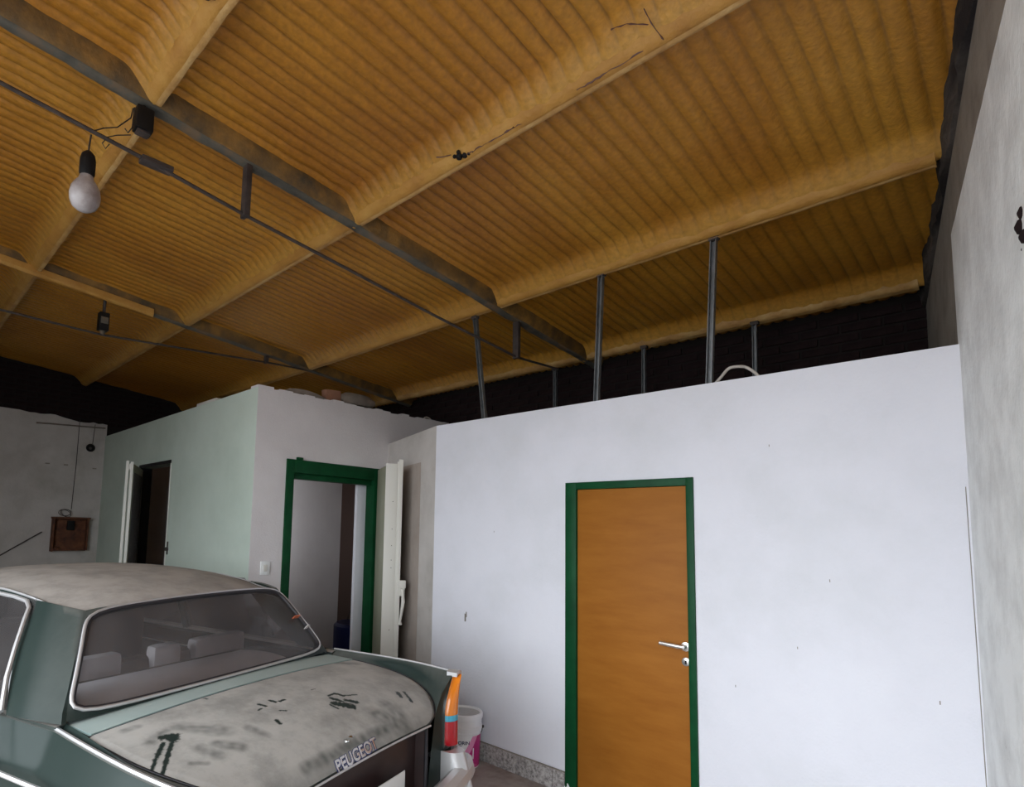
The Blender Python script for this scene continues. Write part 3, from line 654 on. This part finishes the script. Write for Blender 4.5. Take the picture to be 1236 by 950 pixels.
# ================================================================ PAINT BUCKET
bk = thing('paint_bucket', 'white paint bucket with magenta label and grey lid, behind the car', 'bucket', (-3.03, 3.345, 0))
BH = .378
MB().lathe([(0, 0), (.118, 0), (.122, .006), (.131, .24), (.136, .245), (.136, .262), (.141, .266), (.142, .288), (.137, .292), (.139, BH-.02), (0, BH-.02)], 48).build('body', 'white_plastic', bk)
MB().lathe([(.0, BH-.018), (.124, BH-.018), (.128, BH), (.141, BH), (.145, BH-.006), (.145, BH-.034), (.140, BH-.036), (.137, BH-.034), (.137, BH-.02), (.0, BH-.022)], 48).build('rim', 'white_plastic', bk)
MB().lathe([(0, BH-.016), (.124, BH-.016), (.124, BH-.013), (.06, BH-.012), (0, BH-.012)], 40).build('lid', 'grey_lid', bk)
def on_bucket(ang, z, o=.0012): r = .122 + (.131-.122)*min(z, .24)/.24 + o; return (r*math.cos(ang), r*math.sin(ang), z)
fa = math.atan2(-3.345, 3.03)          # angle that faces the camera
def patch(name, fn, mat, nu=14, nv=8): return MB().grid(lambda a, b: on_bucket(*fn(a, b)), nu, nv).build(name, mat, bk, fix=False)
def onb(dx, z, o=.0012): return (fa + dx/.128, z, o)    # dx: metres to the right as seen
patch('label_field', lambda a, b: onb(.005+ (.128)*a + (-.10+.0)*0 + 0, .018+.222*b, .0008), 'white_plastic')
patch('label_swoosh', lambda a, b: (lambda z, : onb((-.085+.165*(z/.24)**.75) + a*(.185-(-.085+.165*(z/.24)**.75)), z))(.012+.22*b), 'magenta', 12, 18)
patch('label_band', lambda a, b: (lambda z: onb((-.088+.165*(z/.24)**.75) + a*.046, z, .0018))(.012+.22*b), 'pink', 4, 18)
patch('label_stripe', lambda a, b: onb(-.10+.105*a, .138+.020*b, .0022), 'magenta', 10, 1)
def bucket_text(txt, size, dx, z, mat, name='label_lettering', bold=.0):
    vs, fs = text_mesh(txt, size, .0004, bold)
    MB().add([on_bucket(fa + (dx+v.x)/.128, z+v.y, .0022+v.z) for v in vs], fs).build(name, mat, bk, smooth=False)
bucket_text('ORIN', .034, .010, .178, 'navy', bold=.0006)
patch('label_small_line', lambda a, b: onb(-.035+.03*a, .166+.005*b, .002), 'navy', 3, 1)
patch('label_side_line', lambda a, b: onb(.078+.009*a, .075+.075*b, .0024), 'white_plastic', 1, 6)
patch('label_small_mark', lambda a, b: onb(.032+.026*a, .030+.012*b, .0024), 'white_plastic', 3, 1)
# little pictured person: head and shirt
patch('label_picture', lambda a, b: onb(-.05+.030*math.cos(2*PI*a)*b*.45, .108+.030*math.sin(2*PI*a)*b*.5, .002), 'brown', 14, 2)
patch('label_picture', lambda a, b: onb(-.066+.045*a, .055+.036*b, .002), 'skyblue', 4, 3)
mb = MB(); mb.tube([(.143*math.cos(fa+a_), .143*math.sin(fa+a_), .272-.05*math.sin(PI*(a_-PI/2)/PI)**1 if False else .272 - .10*max(0, math.cos(a_-PI))**.5) for a_ in [PI/2 + PI*k/24 for k in range(25)]], .0022, 6)
mb.build('wire_handle', 'steel_dark', bk)
for s in (PI/2, -PI/2): MB().lathe([(0, -.01), (.009, -.008), (.009, .008), (0, .01)], 10, (.146*math.cos(fa+s), .146*math.sin(fa+s), .272)).build('handle_ear', 'steel_dark', bk)

# ================================================================ CAR
HD = math.radians(196)
car = thing('car', 'dusty dark green vintage saloon car seen from behind, with tall side fins', 'car', (-1.977, 1.587, 0), HD)
def C(u, v, z):
    k = max(0, z-.97)
    return (u + .24*v*k, -(v + .20*k), z)
def interp(x, xs_, ys_):
    if x <= xs_[0]: return ys_[0]
    for i in range(len(xs_)-1):
        if x <= xs_[i+1]: t = (x-xs_[i])/(xs_[i+1]-xs_[i]); return ys_[i]+(ys_[i+1]-ys_[i])*t
    return ys_[-1]
def sm(x, xs_, ys_):                                   # smooth (catmull) interpolation
    if x <= xs_[0]: return ys_[0]
    if x >= xs_[-1]: return ys_[-1]
    i = max(k for k in range(len(xs_)-1) if x >= xs_[k]); t = (x-xs_[i])/(xs_[i+1]-xs_[i]); h = xs_[i+1]-xs_[i]
    def mtan(k):
        if k == 0: return (ys_[1]-ys_[0])/(xs_[1]-xs_[0])
        if k == len(xs_)-1: return (ys_[-1]-ys_[-2])/(xs_[-1]-xs_[-2])
        return (ys_[k+1]-ys_[k-1])/(xs_[k+1]-xs_[k-1])
    a, b = ys_[i], ys_[i+1]; ma, mb_ = mtan(i)*h, mtan(i+1)*h
    return (2*t**3-3*t*t+1)*a + (t**3-2*t*t+t)*ma + (-2*t**3+3*t*t)*b + (t**3-t*t)*mb_
US, ZS = [-.03, 0, .05, .15, .3, .5, .66, .95], [.765, .80, .842, .885, .920, .945, .955, .962]
def lidz(u, v): return sm(u, US, ZS) - .03*(v/.8)**2
def vlid(u):
    if u >= .45: return .800
    t = max(0, (u+.02)/.47); return .50 + .30*math.sqrt(max(0, 1-(1-t)**2))
def vcrest(u): return sm(u, [0, .3, .85, 2, 3.6, 4.3, 4.6], [.795, .838, .862, .875, .86, .83, .76])
def zcrest(u): return sm(u, [0, .3, .85, 2, 3.4, 4.3, 4.6], [.955, .962, .958, .945, .93, .90, .86])
def vsh(u): return sm(u, [0, .15, .9, 2, 3.6, 4.3, 4.6], [.845, .885, .925, .94, .925, .89, .80])
WU = (.98, 3.85)
def sill(u):
    z = .25
    for wu in WU:
        dd = abs(u-wu)
        if dd < .36: z = max(z, .31+math.sqrt(.36**2-dd*dd)*.98)
    return z
CAB = (.88, 3.25)
def lw(u): return .113-.185*u/.85 if u < .85 else -.072*max(0, 1-(u-.85)/.6)     # the left rear wing flares a little
def section(u):
    if u < .9: vd = vlid(u); zd = lidz(u, vd)-.003; zc = lidz(u, 0)-.010; zm = lidz(u, vd*.55)-.010
    else: vd = .80; zd = interp(u, [.9, 3.2, 4.6], [.93, .925, .84]); zc = zd+(.03 if u > 3.2 else .0); zm = zd+(.02 if u > 3.2 else 0)
    s = sill(u); vc, zc2, vs_ = vcrest(u), zcrest(u), vsh(u)
    e = (vc-vd)
    return [(0, zc), (vd*.55, zm), (vd-.004, zd-.006), (vd+.004, zd), (vd+e*.35, zd+(zc2-.008-zd)*.55), (vc-.022, zc2-.010), (vc-.010, zc2), (vc+.004, zc2-.004), (vc+.012, zc2-.02),
            (vc+(vs_-vc)*.6, .86), (vs_, .79), (vs_-.002, .772), (vs_-.006, max(.70, s+.03)), (vs_-.012, max(.55, s+.02)), (vs_-.03, max(.36, s+.01)), (vs_-.055, s), (vs_-.08, s), (vs_-.085, s+.01 if s < .3 else s-.0), (.55, .25 if s < .3 else .25), (0, .23)]
usn = [0, .02, .05, .09, .14, .2, .27, .35, .43, .5, .56] + [.62+.03*k for k in range(26)] + [1.42, 1.6, 1.9, 2.2, 2.6, 3.0, 3.2, 3.26, 3.4] + [3.46+.04*k for k in range(20)] + [4.3, 4.4, 4.5, 4.58, 4.62]
mb = MB(); secs = [section(u) for u in usn]; npt = len(secs[0])
for side in (1, -1):
    o = len(mb.v)
    for u, sc in zip(usn, secs):
        for (v, z) in sc: mb.v.append(C(u, side*v - (lw(u)*v if side < 0 else 0), z - ((.035 if u < .9 else .035*max(0, 1-(u-.9)/.6))*(v > vcrest(u)-.03 and z > .8) if side < 0 else 0)))
    for i in range(len(usn)-1):
        uc = (usn[i]+usn[i+1])/2
        for j in range(npt-1):
            if j < 3 and CAB[0] < uc < CAB[1]: continue
            q = (o+i*npt+j, o+(i+1)*npt+j, o+(i+1)*npt+j+1, o+i*npt+j+1)
            mb.f.append(q if side > 0 else q[::-1])
    # rear cap outside the recess, front cap
    cap = [(v, z) for v, z in secs[0][3:16]] + [(.49, .25)]
    mb.add([C(0, side*v*(1 if side > 0 or v < .5 else 1+lw(0)), z-(.035 if side < 0 and v > vcrest(0)-.03 and z > .8 else 0)) for v, z in cap], [tuple(range(len(cap)))])
    cap = secs[-1]; mb.add([C(usn[-1], side*v, z) for v, z in cap], [tuple(range(len(cap)))])
mb.add([C(0, -.49, .25), C(0, .49, .25), C(0, .49, .44), C(0, -.49, .44)], [(0, 1, 2, 3)])
body = mb.build('body_shell', 'paint_clean', car, fix=True, ang=40)
# recessed tail panel
rz0, rz1 = .44, .775
mb = MB(); mb.add([C(.045, -.48, rz0), C(.045, .48, rz0), C(.045, .48, rz1+.02), C(.045, -.48, rz1+.02)], [(0, 1, 2, 3)])
M['tail_panel'] = noisy('dark_tail_panel', [(.3, (.02, .012, .012)), (.7, (.05, .028, .026))], 4, 5, .28)
for s in (1, -1): mb.add([C(.045, s*.48, rz0), C(.0, s*.49, rz0), C(0, s*.49, rz1+.02), C(.045, s*.48, rz1+.02)], [(0, 1, 2, 3)])
mb.add([C(.045, -.48, rz0), C(.045, .48, rz0), C(0, .49, rz0), C(0, -.49, rz0)], [(0, 1, 2, 3)])
mb.build('tail_panel', 'tail_panel', car, smooth=False, fix=False)
mb = MB()
mb.tube([C(-.004, .50, .44), C(-.005, .502, .6), C(-.005, .498, .74), C(-.004, .485, .775)], .009, 8); mb.build('tail_panel_frame', 'rubber', car); mb = MB(); mb.tube([C(-.004, -.50, .44), C(-.005, -.502, .6), C(-.005, -.498, .74), C(-.004, -.485, .775)], .009, 8)
mb.build('tail_panel_frame', 'rubber', car)
# boot lid with dust marks
MARKS = [(0.447, -0.632, 0.429, -0.597, 0.0198), (0.437, -0.622, 0.413, -0.616, 0.0226), (0.412, -0.657, 0.337, -0.739, 0.0085), (0.337, -0.739, 0.286, -0.791, 0.0071), (0.392, -0.638, 0.293, -0.732, 0.0085), (0.293, -0.732, 0.241, -0.79, 0.0071), (0.283, 0.12, 0.237, 0.136, 0.0108), (0.235, 0.091, 0.182, 0.138, 0.0224), (0.309, 0.128, 0.311, 0.178, 0.0072), (0.311, 0.178, 0.272, 0.192, 0.0089), (0.276, 0.185, 0.247, 0.261, 0.0054), (0.231, 0.164, 0.197, 0.194, 0.0134), (0.244, 0.061, 0.198, 0.063, 0.0054), (0.426, -0.186, 0.397, -0.18, 0.009), (0.429, -0.12, 0.402, -0.117, 0.009), (0.395, -0.094, 0.397, -0.067, 0.0072), (0.327, -0.164, 0.311, -0.146, 0.0051), (0.274, -0.241, 0.247, -0.246, 0.009), (0.39, -0.211, 0.385, -0.23, 0.0054), (0.645, -0.295, 0.627, -0.292, 0.0043), (0.404, 0.122, 0.403, 0.143, 0.0036), (0.165, 0.498, 0.132, 0.477, 0.0108), (0.153, 0.54, 0.083, 0.50, 0.0081)]
SMEARS = [(0.479, -0.546, 0.337, -0.452, 0.0396), (0.301, -0.593, 0.224, -0.577, 0.0255), (0.282, -0.529, 0.213, -0.482, 0.0253), (0.085, 0.202, 0.019, 0.275, 0.0537), (0.101, 0.327, -0.004, 0.311, 0.0539), (0.65, 0.61, 0.575, 0.698, 0.0297), (0.597, -0.687, 0.594, -0.639, 0.0198), (0.299, -0.364, 0.219, -0.354, 0.0216), (0.242, -0.673, 0.208, -0.632, 0.0112), (0.446, -0.689, 0.483, -0.596, 0.0226), (0.02, -.35, .02, .30, .02)]
def seg(p, a):
    ax, ay, bx, by, r = a; dx, dy = bx-ax, by-ay; t = max(0, min(1, ((p[0]-ax)*dx+(p[1]-ay)*dy)/(dx*dx+dy*dy+1e-9)))
    return math.hypot(p[0]-ax-t*dx, p[1]-ay-t*dy)/r
def lid_top(a, b):
    u = -.022 + .682*a; v = (2*b-1)*(vlid(u)-.008)
    e = 1-max(0, (abs(2*b-1)-.97)/.03)
    z = lidz(u, v) + .007 - .006*(1-e)
    if a < .02: z -= .0
    if a > .99: z -= .005
    return C(u, v, z)
NU, NV = 170, 300
mb = MB().grid(lid_top, NU, NV); top_n = len(mb.v)
# folded rear edge and skirt
rim = [(0, j) for j in range(NV+1)]
o2 = len(mb.v); mb.v += [tuple(Vector(mb.v[j]) + Vector((.014, 0, -.030))) for j in range(NV+1)]
mb.f += [(j, j+1, o2+j+1, o2+j)[::-1] for j in range(NV)]
lid = mb.build('boot_lid', 'paint_lid', car, fix=True, ang=60)
wv = []
for i in range(NU+1):
    u = -.022 + .682*i/NU
    for j in range(NV+1):
        v = (2*j/NV-1)*(vlid(u)-.008); p = (u, v); q = Vector((u*30, v*30, 0)); wq = .42*noise.noise(q*2.2)+.2*noise.noise(q*6)
        h = 0
        for a in MARKS:
            dd = seg(p, a)
            if dd < 1.6: h = max(h, min(1, max(0, (1.25+wq*1.4-dd)/.45)))
        s = 0
        for a in SMEARS:
            dd = seg(p, a)
            if dd < 1.5: s = max(s, min(1, max(0, 1.4-dd))*(.26+.34*noise.noise(q*1.2+Vector((5, 0, 0)))+.12))
        for fx in range(5):                       # finger strokes near the rear right
            pass
        wv.append(max(h*.97, min(.6, max(0, s))))
wv += [.5]*(len(lid.data.vertices)-len(wv))
a_ = lid.data.attributes.new('wipe', 'FLOAT', 'POINT'); a_.data.foreach_set('value', wv)
# dark shut line around the lid
def lid_edge(off=0, zz=.001):
    L_ = []
    for k in range(41): u = .662*(1-k/40)-.02*(k/40); L_.append((u, vlid(u)+off))
    return L_
e = lid_edge()
mb = MB(); mb.tube([C(u, v, lidz(u, v)+.001) for u, v in e], .0035, 6); mb.tube([C(u, -v, lidz(u, v)+.001) for u, v in e], .0035, 6)
mb.tube([C(.662, -.80+1.6*k/20, lidz(.662, -.80+1.6*k/20)+.001) for k in range(21)], .0035, 6)
mb.build('lid_shut_line', 'rubber', car)
mb = MB(); mb.tube([C(-.033, -.49+.98*k/20, lidz(-.022, .49*(2*k/20-1))+.000) for k in range(21)], .0045, 6); mb.build('lid_edge_trim', 'chrome_dull', car)
# pale scuttle strip between lid and rear window
MB().slab(lambda a, b: C(.672+.18*a, (2*b-1)*(.765+.025*b), lidz(.672+.18*a, (2*b-1)*.785)+.006), 8, 30, lambda a, b: (0, 0, -.01)).build('scuttle_panel', 'paint_mint', car)
# badge
def on_lid(u, v, o=.009):
    return C(u, v, lidz(u, v)+o)
vs, fs = text_mesh('PEUGEOT', .052, .0012, .0012, .25, 'LEFT')
wdt = max(v.x for v in vs); k_ = .292/wdt
lt = []
for v in vs:
    vv = -.216 + v.x*k_; uu = -.030+.010*(v.x/wdt) + v.y*.80; lt.append(on_lid(uu, vv, .0095+v.z))
lid_badge = MB().add(lt, fs).build('badge_lettering', 'chrome', lid, smooth=False)
vs, fs = text_mesh('PEUGEOT', .052, .0006, .0045, .25, 'LEFT')
MB().add([on_lid(-.030+.010*(v.x/wdt)+v.y*.80, -.216+v.x*k_, .0082+v.z) for v in vs], fs).build('badge_backing', 'navy', lid, smooth=False)
mb = MB(); c1 = Vector(on_lid(.036, -.082, .007)); mb.lathe([(0, 0), (.013, .001), (.012, .007), (0, .009)], 18, c1); mb.build('boot_lock', 'chrome', lid)
mb = MB(); c1 = Vector(on_lid(.042, -.045, .007)); mb.lathe([(0, 0), (.009, .001), (.013, .004), (.006, .007), (0, .008)], 5, c1); mb.build('lion_emblem', 'chrome', lid)
# number plate
mb = MB().box(.024, .030, -.26, .26, .505, .625, .004); mb.v = [(x-.05, y-.02, z) for x, y, z in mb.v]
pl = mb.build('number_plate', 'plate', car)
# tail lights
for s in (1, -1):
    tl = MB(); zb, zt_ = .60, .945
    def lp(z, q, o=0):                      # outline: inner edge curves outward to a point at the top
        t = (z-zb)/(zt_-zb); vi = .70 + (.098*max(0, (t-.45)/.55)**1.6) + (.012*max(0, (.08-t)/.08)); vo = .800 + .012*(1-t)
        v = vi + (vo-vi)*q; return C(-.012 - .028*math.sin(PI*min(1, max(0, q)))**.7 - o, s*v, z)
    def lens(name, z0, z1, mat):
        return MB().slab(lambda a, b: lp(z0+(z1-z0)*a, b), 12, 8, lambda a, b: (.03, 0, 0)).build(name, mat, root_l, ang=60)
    root_l = MB().slab(lambda a, b: tuple(Vector(C(-.006, s*(.686+.128*b if a < .5 else .686+.128*b + (.10*max(0, (a-.5)/.5)**1.6)*(1-b)), .585+.375*a))), 14, 3, lambda a, b: (.02, 0, 0)).build('tail_light', 'chrome', car, ang=60)
    lens('amber_lens', .752, .945, 'amber'); lens('blue_lens', .722, .751, 'blue_lens'); lens('red_lens', .60, .721, 'red_lens')
    MB().tube([tuple(Vector(lp(.60+.345*k/16, 0))+Vector((-.012, s*.004, 0))) for k in range(17)] + [tuple(Vector(lp(.60, q_))+Vector((-.010, 0, -.004))) for q_ in (.3, .7, 1)][::1] if False else [tuple(Vector(lp(.60+.345*k/16, 0))+Vector((.016, -s*-.002, 0))) for k in range(17)], .0042, 6).build('bezel', 'chrome', root_l)
    # chrome fin cap above the lens
    fc_ = MB().slab(lambda a, b: C(-.03+.06*a, s*(.765+.055*b), .956+.012*math.sin(PI*b)-.0*a), 4, 6, lambda a, b: (0, 0, -.02)).build('fin_cap', 'chrome_dull', car)
    if s < 0:
        for o_ in (root_l, fc_): o_.location = (0, .09, -.035)
# fin crest trims
for s in (1, -1):
    ul = [.0+.86*k/24 for k in range(25)]
    MB().tube([C(u, s*(vcrest(u)-.008)*(1+(lw(u) if s < 0 else 0)), zcrest(u)+.002-(.035 if s < 0 else 0)) for u in ul], .0055 if s > 0 else .008, 6).build('fin_trim', 'chrome_dull', car)
    MB().tube([C(u, s*(vsh(u)+.004), .79) for u in [.02+4.5*k/40 for k in range(41)]], .009, 6).build('side_moulding', 'chrome_dull', car)
# bumper with overriders
mb = MB(); pts = []
for k in range(31):
    t = k/30*2-1; v = t*.93; u = -.13 + .10*abs(t)**3 + (.25*max(0, abs(t)-.93)/.07)
    pts.append(C(u, v, .47))
mb.tube(pts, .055, 10, flat=1.0); bp_ = mb.build('rear_bumper', 'chrome_dull', car)
for s in (1, -1):
    MB().slab(lambda a, b: C(-.05-.11*math.sin(PI*b)**.5*(1-.55*a), s*(.66+.115*b), .40+.19*a), 10, 10, lambda a, b: (.06, 0, 0)).build('overrider', 'chrome_dull', bp_, ang=60)
MB().tube([C(4.66, -.9+1.8*k/12, .47) for k in range(13)], .055, 10).build('front_bumper', 'chrome_dull', car)

# --- cabin: rear window surface S(a,b)
def S(a, b, o=0):
    v = a*(.800+(.640-.800)*b); u = .800+(1.135-.800)*b + .045*a*a + .03*a*(1-b); z = .958+(1.335-.958)*b - .022*a*a*b - .010*a*a*(1-b)
    bul = .022*math.sin(PI*b)*(1-a*a*.6)
    nx_, nz_ = -.74, .67
    return Vector(C(u+nx_*(bul+o), v, z+nz_*(bul+o)))
def outline(sc=1.0, n=96):
    out = []
    for k in range(n):
        th = 2*PI*k/n; c_, s_ = math.cos(th), math.sin(th); p = 9.0
        r = (abs(c_)**p + abs(s_)**p)**(-1/p)
        out.append((c_*r*.985*(1-(1-sc)*.35), .5+.5*s_*r*.965*sc))
    return out
oa = outline(1.0); ob = outline(.96)
mb = MB(); nr = 14
vs = [S(0, .5)]; fs = []
for r_ in range(1, nr+1):
    for (a, b) in ob: vs.append(S(a*r_/nr, .5+(b-.5)*r_/nr, -.002))
n_ = len(ob)
fs += [(0, 1+k, 1+(k+1) % n_) for k in range(n_)]
for r_ in range(1, nr):
    for k in range(n_): o = 1+(r_-1)*n_; fs.append((o+k, o+n_+k, o+n_+(k+1) % n_, o+(k+1) % n_))
rw_ = MB().add(vs, fs).build('rear_window', 'glass_dusty', car, fix=True)
MB().tube([S(a, b, .004) for a, b in ob], .0125, 8, closed=True).build('window_seal', 'rubber', rw_)
MB().tube([S(a, b, .012) for a, b in outline(.985)], .0075, 8, closed=True).build('window_trim', 'chrome_dull', rw_)
# body-coloured surround from the outline to the corners of the opening
def rect_pt(a, b):
    k = max(abs(a), abs(b-.5)*2); return (a/k, .5+(b-.5)/k)
vs = []; 
for (a, b) in oa: vs.append(S(*rect_pt(a, b)))
for (a, b) in outline(.975): vs.append(S(a, b, .003))
MB().add(vs, [(k, (k+1) % n_, n_+(k+1) % n_, n_+k) for k in range(n_)]).build('window_surround', 'paint_clean', car)
MB().box(.0, .004, -.02, .03, 0, .03).build('sticker', 'sticker', rw_, smooth=False).matrix_local = Matrix.Translation(S(.90, .50, .004)) @ Matrix.Rotation(-.85, 4, 'Y')
MB().box(.0, .004, -.012, .012, 0, .04).build('sticker', 'sticker_w', rw_, smooth=False).matrix_local = Matrix.Translation(S(.93, .34, .004)) @ Matrix.Rotation(-.85, 4, 'Y')

# roof
RU = [1.12, 1.25, 1.5, 1.8, 2.2, 2.6, 2.85, 2.98]; RZ = [1.335, 1.366, 1.402, 1.425, 1.432, 1.415, 1.385, 1.355]
def roof(a, b, o=0):
    v_ = 2*b-1; hw = sm(a, [0, .15, .5, .85, 1], [.640, .662, .672, .655, .63])
    s_ = math.sin(v_*PI/2*.98) if False else v_
    z = sm(1.12+1.86*a, RU, RZ); drop = .065*abs(v_)**3.0*(1 if a > .1 else .35+6.5*a)
    u = 1.12+1.86*a + .045*v_*v_*(1-a)*(1 if a < .3 else .6) - .08*v_*v_*a
    return C(u, v_*hw, z-drop-.022*v_*v_*(1-min(1, a*6)))
MB().slab(roof, 40, 36, lambda a, b: (0, 0, -.022)).build('roof', 'paint', car, ang=50)
# side walls of cabin: rails, pillars
def belt(u, s): return Vector(C(u, s*.845, .955))
def rail(u, s):
    a = (u-1.12)/1.86; a = min(1, max(0, a)); return Vector(roof(a, 1 if s > 0 else 0))
for s in (1, -1):
    # C pillar: from rear window side edge to side-window rear edge
    def cp(a, b, s=s):
        e0 = S(s, b, 0); lo = Vector(C(1.115, s*.848, .945)); hi = Vector(C(1.50, s*.682, 1.335))
        e1 = lo.lerp(hi, b) + Vector((.0, 0, 0))
        e1 += Vector(((.05*math.sin(PI*b)), 0, 0))
        p = e0.lerp(e1, a); out = .020*math.sin(PI*a)
        return p + Vector((-.006, -s*out, .006*math.sin(PI*a)))
    MB().slab(cp, 14, 12, lambda a, b, s=s: (.0, s*.018, -.004)).build('rear_pillar', 'paint_clean', car, ang=60)
    # shoulder in front of the pillar foot closes to the crest
    MB().slab(lambda a, b, s=s: C(.84+2.45*a, s*(.862-.055*b)*(1+(lw(.84+2.45*a) if s < 0 else 0)), (.950 if s > 0 else .934)-.004*b+.004*math.sin(PI*b)), 20, 3, lambda a, b: (0, 0, -.02)).build('belt_rail', 'paint', car)
    # roof side rail
    MB().tube([Vector(roof(k/24, 1 if s > 0 else 0))+Vector((0, 0, -.016)) for k in range(25)], .020, 8).build('roof_rail', 'paint_clean', car)
    MB().tube([Vector(roof(k/24, 1 if s > 0 else 0))+Vector((0, -s*.012, .002)) for k in range(1, 25)], .006, 6).build('rain_gutter', 'chrome_dull', car)
    # B pillar, A pillar
    MB().tube([C(2.22, s*.835, .95), C(2.24, s*.675, 1.36)], .026, 8).build('middle_pillar', 'paint_clean', car)
    MB().tube([C(3.34, s*.80, .95), C(2.95, s*.635, 1.34)], .024, 8).build('front_pillar', 'paint_clean', car)
    # side windows
    def sw(a, b, u0, u1, w0, w1, s=s):
        lo = Vector(C(u0+(u1-u0)*a, s*.840, .955)); hi = Vector(C(w0+(w1-w0)*a, s*.678, 1.35)); return lo.lerp(hi, b)
    MB().grid(lambda a, b: sw(a, b, 1.12, 2.20, 1.50, 2.22), 8, 4).build('side_window', 'glass_side', car)
    MB().grid(lambda a, b: sw(a, b, 2.24, 3.30, 2.26, 2.93), 8, 4).build('side_window', 'glass_side', car)
    fr = [sw(0, 0, 1.13, 2.2, 1.50, 2.22)+Vector((0, -s*.012, 0))]
    cpts = [Vector(C(1.13, s*.856, .955)), Vector(C(1.24, s*.822, 1.06)), Vector(C(1.34, s*.780, 1.16)), Vector(C(1.43, s*.737, 1.26)), Vector(C(1.475, s*.712, 1.305)), Vector(C(1.54, s*.698, 1.328)), Vector(C(1.66, s*.694, 1.338)), Vector(C(2.0, s*.694, 1.348)), Vector(C(2.9, s*.668, 1.335))]
    MB().tube(cpts, .010, 8).build('window_frame', 'chrome_dull', car)
    MB().tube([C(1.13, s*.862, .953), C(3.3, s*.866, .953)], .010, 8).build('sill_trim', 'chrome_dull', car)
    # door shut line curving down behind the rear door
    MB().tube([C(1.125, s*.868, .95), C(1.08, s*.905, .86), C(1.03, s*(vsh(1.03)+.004), .79), C(1.0, s*(vsh(1)+.002), .72)], .0045, 6).build('door_gap', 'chrome_dull', car)
    MB().tube([C(2.23, s*.868, .95), C(2.23, s*(vsh(2.2)+.001), .79), C(2.23, s*(vsh(2.2)-.01), .4)], .004, 6).build('door_gap', 'rubber', car)
    MB().box(1.22, 1.38, -s*.937-.01, -s*.937+.012, .83, .855, .004).build('door_handle', 'chrome', car)
# windscreen
MB().grid(lambda a, b: C(3.30-.36*b-.06*(2*a-1)**2, (2*a-1)*(.78-.16*b), .955+.395*b), 12, 6).build('windscreen', 'glass_front', car)
# interior
inn = MB().box(.80, 1.46, -.78, .78, .905, .918, .003).build('parcel_shelf', 'seat_dark', car)
MB().slab(lambda a, b: C(.98+.42*a, (2*b-1)*.60, .925+.018*math.sin(PI*a)), 6, 10, lambda a, b: (0, 0, -.015)).build('shelf_cover', 'shelf', car)
def cushion(u0, u1, v0, v1, z0, z1, bev=.04): 
    return MB().box(u0, u1, -v1, -v0, z0, z1, bev)
st = cushion(1.50, 1.62, -.72, .72, .45, .97, .05).build('rear_seat_back', 'seat_dark', car); cushion(1.60, 2.10, -.72, .72, .38, .52, .06).build('rear_seat', 'seat', car)
for v0_, v1_ in ((-.66, -.14), (.04, .22), (.31, .70)): cushion(1.46, 1.55, v0_, v1_, .80, 1.025, .035).build('headrest', 'seat', st)
for v in (-.38, .38):
    fsb = cushion(2.42, 2.56, v-.27, v+.27, .45, 1.10, .06).build('front_seat', 'seat_dark', car)
    cushion(2.44, 2.53, v-.13, v+.13, 1.11, 1.27, .04).build('headrest', 'seat_dark', fsb); cushion(2.54, 3.0, v-.27, v+.27, .38, .52, .06).build('seat_base', 'seat', fsb)
MB().box(3.05, 3.32, -.76, .76, .70, .93, .03).build('dashboard', 'seat_dark', car)
MB().tube([C(2.92+.06*math.sin(2*PI*k/24)*.5, -.38+.19*math.cos(2*PI*k/24), .93+.17*math.sin(2*PI*k/24)) for k in range(24)], .012, 8, closed=True).build('steering_wheel', 'black', car)
MB().box(2.86, 2.89, -.13, .13, 1.255, 1.315, .008).build('interior_mirror', 'mirror_red', car)
MB().box(.9, 3.2, -.80, .80, .26, .30).build('cabin_floor', 'seat_dark', car, smooth=False)
# wheels
for wu in WU:
    for s in (1, -1):
        wy = -s*.76
        w_ = MB().lathe([(0, -.085), (.19, -.085), (.20, -.095), (.29, -.09), (.325, -.06), (.33, 0), (.325, .06), (.29, .09), (.20, .095), (.19, .085), (0, .085)], 36, (wu, wy, .33), 'Y').build('wheel', 'mat_tyre', car)
        MB().lathe([(0, -.115*1), (.05, -.11), (.12, -.095), (.19, -.09), (.19, .0), (0, 0)] if s > 0 else [(0, 0), (.19, 0), (.19, .09), (.12, .095), (.05, .11), (0, .115)], 30, (wu, wy, .33), 'Y').build('hubcap', 'chrome_dull', w_)
